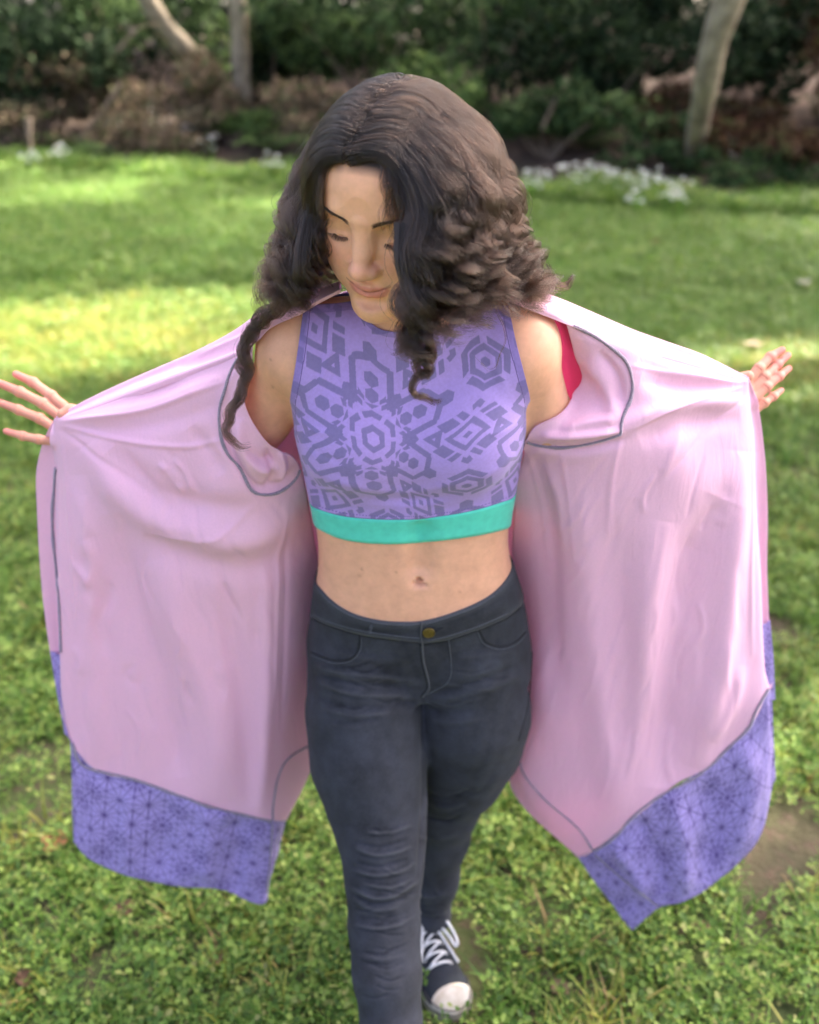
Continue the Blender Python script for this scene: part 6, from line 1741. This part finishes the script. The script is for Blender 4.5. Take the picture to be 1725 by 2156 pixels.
def slim(m):
    k = HR_M.index(m) if m in HR_M else 0
    wk = min(1.0, min(k, len(HR_M) - 1 - k) * 0.5)
    out = []
    for i, (u, v, t) in enumerate(m):
        w = wk * 0.10 * min(1, max(0, (600 - v) / 90)) * (i > 0)
        out.append((835 + (u - 835) * (1 - w), 430 + (v - 430) * (1 - w * 0.35), t))
    return out
def rooted(m):
    """Control points of a lock with its root sunk just under the scalp."""
    q = [P(*p) for p in slim(m)]
    h, n = cast(HEAD_BVH, m[0][0], m[0][1])
    if h is not None and abs(float(project(h)[2]) - m[0][2]) < 0.03:
        q[0] = h - n * 0.003
        q.insert(1, h + n * 0.003 + (q[1] - h) * 0.14)
    return q
HMASTER = np.array([spline(rooted(m), NP) for m in HR_M])
SS = np.linspace(0, 1, NP)
HC = HO + HM @ np.array([0, 0.0, 0.01])

def frame(c):
    t = np.gradient(c, axis=0); t /= np.linalg.norm(t, axis=1)[:, None] + 1e-9
    out = c - HC; n = out - t * np.einsum('ij,ij->i', out, t)[:, None]; n /= np.linalg.norm(n, axis=1)[:, None] + 1e-9
    return t, n, np.cross(t, n)

strand_pts = []; strand_rad = []
def add_clump(c, radius, count, curl, phase, lam, rad0=0.00019, rootspread=0.004, fly=0.03, onset=0.16):
    c = np.array(c)
    if count > 1:                                    # locks lie on the head, never inside it
        for i in range(3, NP):
            h = HEAD_BVH.find_nearest(Vector(c[i]), 0.03)
            if h[0] is not None:
                sd = (Vector(c[i]) - h[0]).dot(h[1]); need = min(0.007, 0.0016 * i)
                if sd < need: c[i] += np.array(h[1]) * (need - sd)
    L = np.linalg.norm(np.diff(c, axis=0), axis=1).sum()
    t, n, b = frame(c)
    grow = np.clip((SS - onset) / 0.5, 0, 1) ** 1.1
    ang = 2 * math.pi * L * (SS + 0.55 * SS ** 3) / lam + phase
    A = 0.0135 * curl * grow
    cc = c + n * (A * np.sin(ang))[:, None] + b * (A * 0.85 * np.cos(ang) * (0.4 + 0.8 * SS))[:, None]
    k = hrng.normal(0, 1, (count, 2)); k /= np.maximum(1, np.linalg.norm(k, axis=1) / 1.5)[:, None]
    prof = rootspread * np.clip(1 - SS / 0.25, 0, 1) + radius * np.clip(SS / 0.30 + 0.18, 0, 1) * np.sin(np.clip(SS * 1.1 + 0.12, 0, 1) * math.pi * 0.62) * (1 - 0.62 * SS ** 1.7)
    sh = hrng.normal(0, 0.018, count)
    for q in range(count):
        w = prof * (1 + (hrng.random() < fly) * hrng.random() * 2.0 * SS)
        tw = 1.1 * SS
        a_ = k[q, 0] * np.cos(tw) - k[q, 1] * np.sin(tw); b_ = k[q, 0] * np.sin(tw) + k[q, 1] * np.cos(tw)
        p = cc + n * (w * a_)[:, None] + b * (w * b_)[:, None]
        fr = np.cumsum(hrng.normal(0, 0.00014, (NP, 3)), 0) * np.clip(SS * 3, 0, 1)[:, None]
        p = p + fr
        end = 1 - abs(hrng.normal(0, 0.07))
        x = np.linspace(0, max(0.6, end), NP)
        p = np.stack([np.interp(x, SS, p[:, d]) for d in range(3)], -1)
        strand_pts.append(p); strand_rad.append(rad0 * (1 - 0.65 * SS ** 3))

nm = len(HR_M)
NCL = 300
for i in range(NCL):
    pos = (i + hrng.random()) / NCL * (nm - 1)
    k0 = min(int(pos), nm - 2); f = pos - k0
    c = HMASTER[k0] * (1 - f) + HMASTER[k0 + 1] * f
    layer = hrng.random() ** 1.6
    front = pos < 1.3 or pos > nm - 2.3
    # root stays on the scalp, deeper layers lie closer to the head
    pull = 0.15 * layer * np.clip(SS * 2.5, 0, 1) * (1 - 0.5 * SS)
    c = c + (HC + np.array([0, 0.03, -0.03]) - c) * pull[:, None]
    wob = hrng.normal(0, 0.009, 3) * (0.5 if front else 1)
    c = c + wob[None, :] * (np.clip((SS - 0.25) * 1.6, 0, 1) ** 1.2)[:, None]
    if layer > 0.3: c = c + np.array([0, 0, 0.02 * (layer - 0.3)])[None, :] * np.clip(SS - 0.4, 0, 1)[:, None]
    ph = 2.3 * math.sin(pos * 1.9) + 1.4 * pos + hrng.normal(0, 0.38)
    add_clump(c, 0.0088 + 0.004 * hrng.random(), 68, 0.70 + 0.50 * hrng.random(), ph, 0.088 + 0.02 * math.sin(pos * 2.7), onset=0.42 if front else 0.25)
# short cover near the roots so that the parting stays narrow
for i in range(120):
    pos = hrng.random() * (nm - 1)
    k0 = min(int(pos), nm - 2); f = pos - k0
    c = HMASTER[k0] * (1 - f) + HMASTER[k0 + 1] * f
    c = c + (HC - c) * (0.03 * np.clip(SS * 4, 0, 1))[:, None] + hrng.normal(0, 0.003, 3)
    add_clump(c, 0.006, 26, 0.5, hrng.random() * 6, 0.08, rootspread=0.007)
for pts, r_, cnt, cu in LOCKS:
    add_clump(spline(rooted(pts) if pts[0][1] < 340 else [P(*p) for p in pts], NP), r_, cnt, cu, hrng.random() * 6, 0.075, rootspread=0.004, fly=0.01)
# fine hairs growing on both sides of the parting and along the forehead
for i in range(560):
    pos = 1.1 + hrng.random() * 3.4 if hrng.random() < 0.5 else nm - 2.0 - hrng.random() * 3.4
    k0 = min(int(pos), nm - 2); f = pos - k0
    c = HMASTER[k0] * (1 - f) + HMASTER[k0 + 1] * f
    c = c[0] + (c - c[0]) * (0.35 + 0.2 * hrng.random())
    c = HC + (c - HC) * (1 + 0.012 * np.sin(SS * 3))[:, None]
    c = np.stack([np.interp(SS, SS, c[:, d]) for d in range(3)], -1) + hrng.normal(0, 0.0030, 3)
    add_clump(c, 0.0030, 7, 0.15, hrng.random() * 6, 0.09, rad0=0.00014, rootspread=0.004)
# loose single hairs catching the light
for i in range(240):
    pos = 1.3 + hrng.random() * (nm - 3.6); k0 = min(int(pos), nm - 2); f = pos - k0
    c = HMASTER[k0] * (1 - f) + HMASTER[k0 + 1] * f
    c = HC + (c - HC) * (1 + 0.06 * hrng.random() * np.clip(SS * 2, 0, 1))[:, None]
    c = c + np.cumsum(hrng.normal(0, 0.0011, (NP, 3)), 0)
    add_clump(c, 0.004, 1, 0.9 * hrng.random() + 0.3, hrng.random() * 6, 0.07, rad0=0.00012)
SP = np.array(strand_pts, dtype=np.float32)
SR = np.array(strand_rad, dtype=np.float32)
# keep strands off the skin of the face
hc_ = bpy.data.hair_curves.new('hair')
hc_.add_curves([NP] * len(SP))
hc_.attributes['position'].data.foreach_set('vector', (SP - np.array(person.location, dtype=np.float32)).ravel())
ra = hc_.attributes.get('radius') or hc_.attributes.new('radius', 'FLOAT', 'POINT')
ra.data.foreach_set('value', SR.ravel())
hc_.materials.append(hair_mat)
hair = bpy.data.objects.new('hair', hc_)
COL.objects.link(hair); hair.parent = person
scene.render.hair_type = 'STRIP'
scene.cycles_curves.shape = 'RIBBONS'
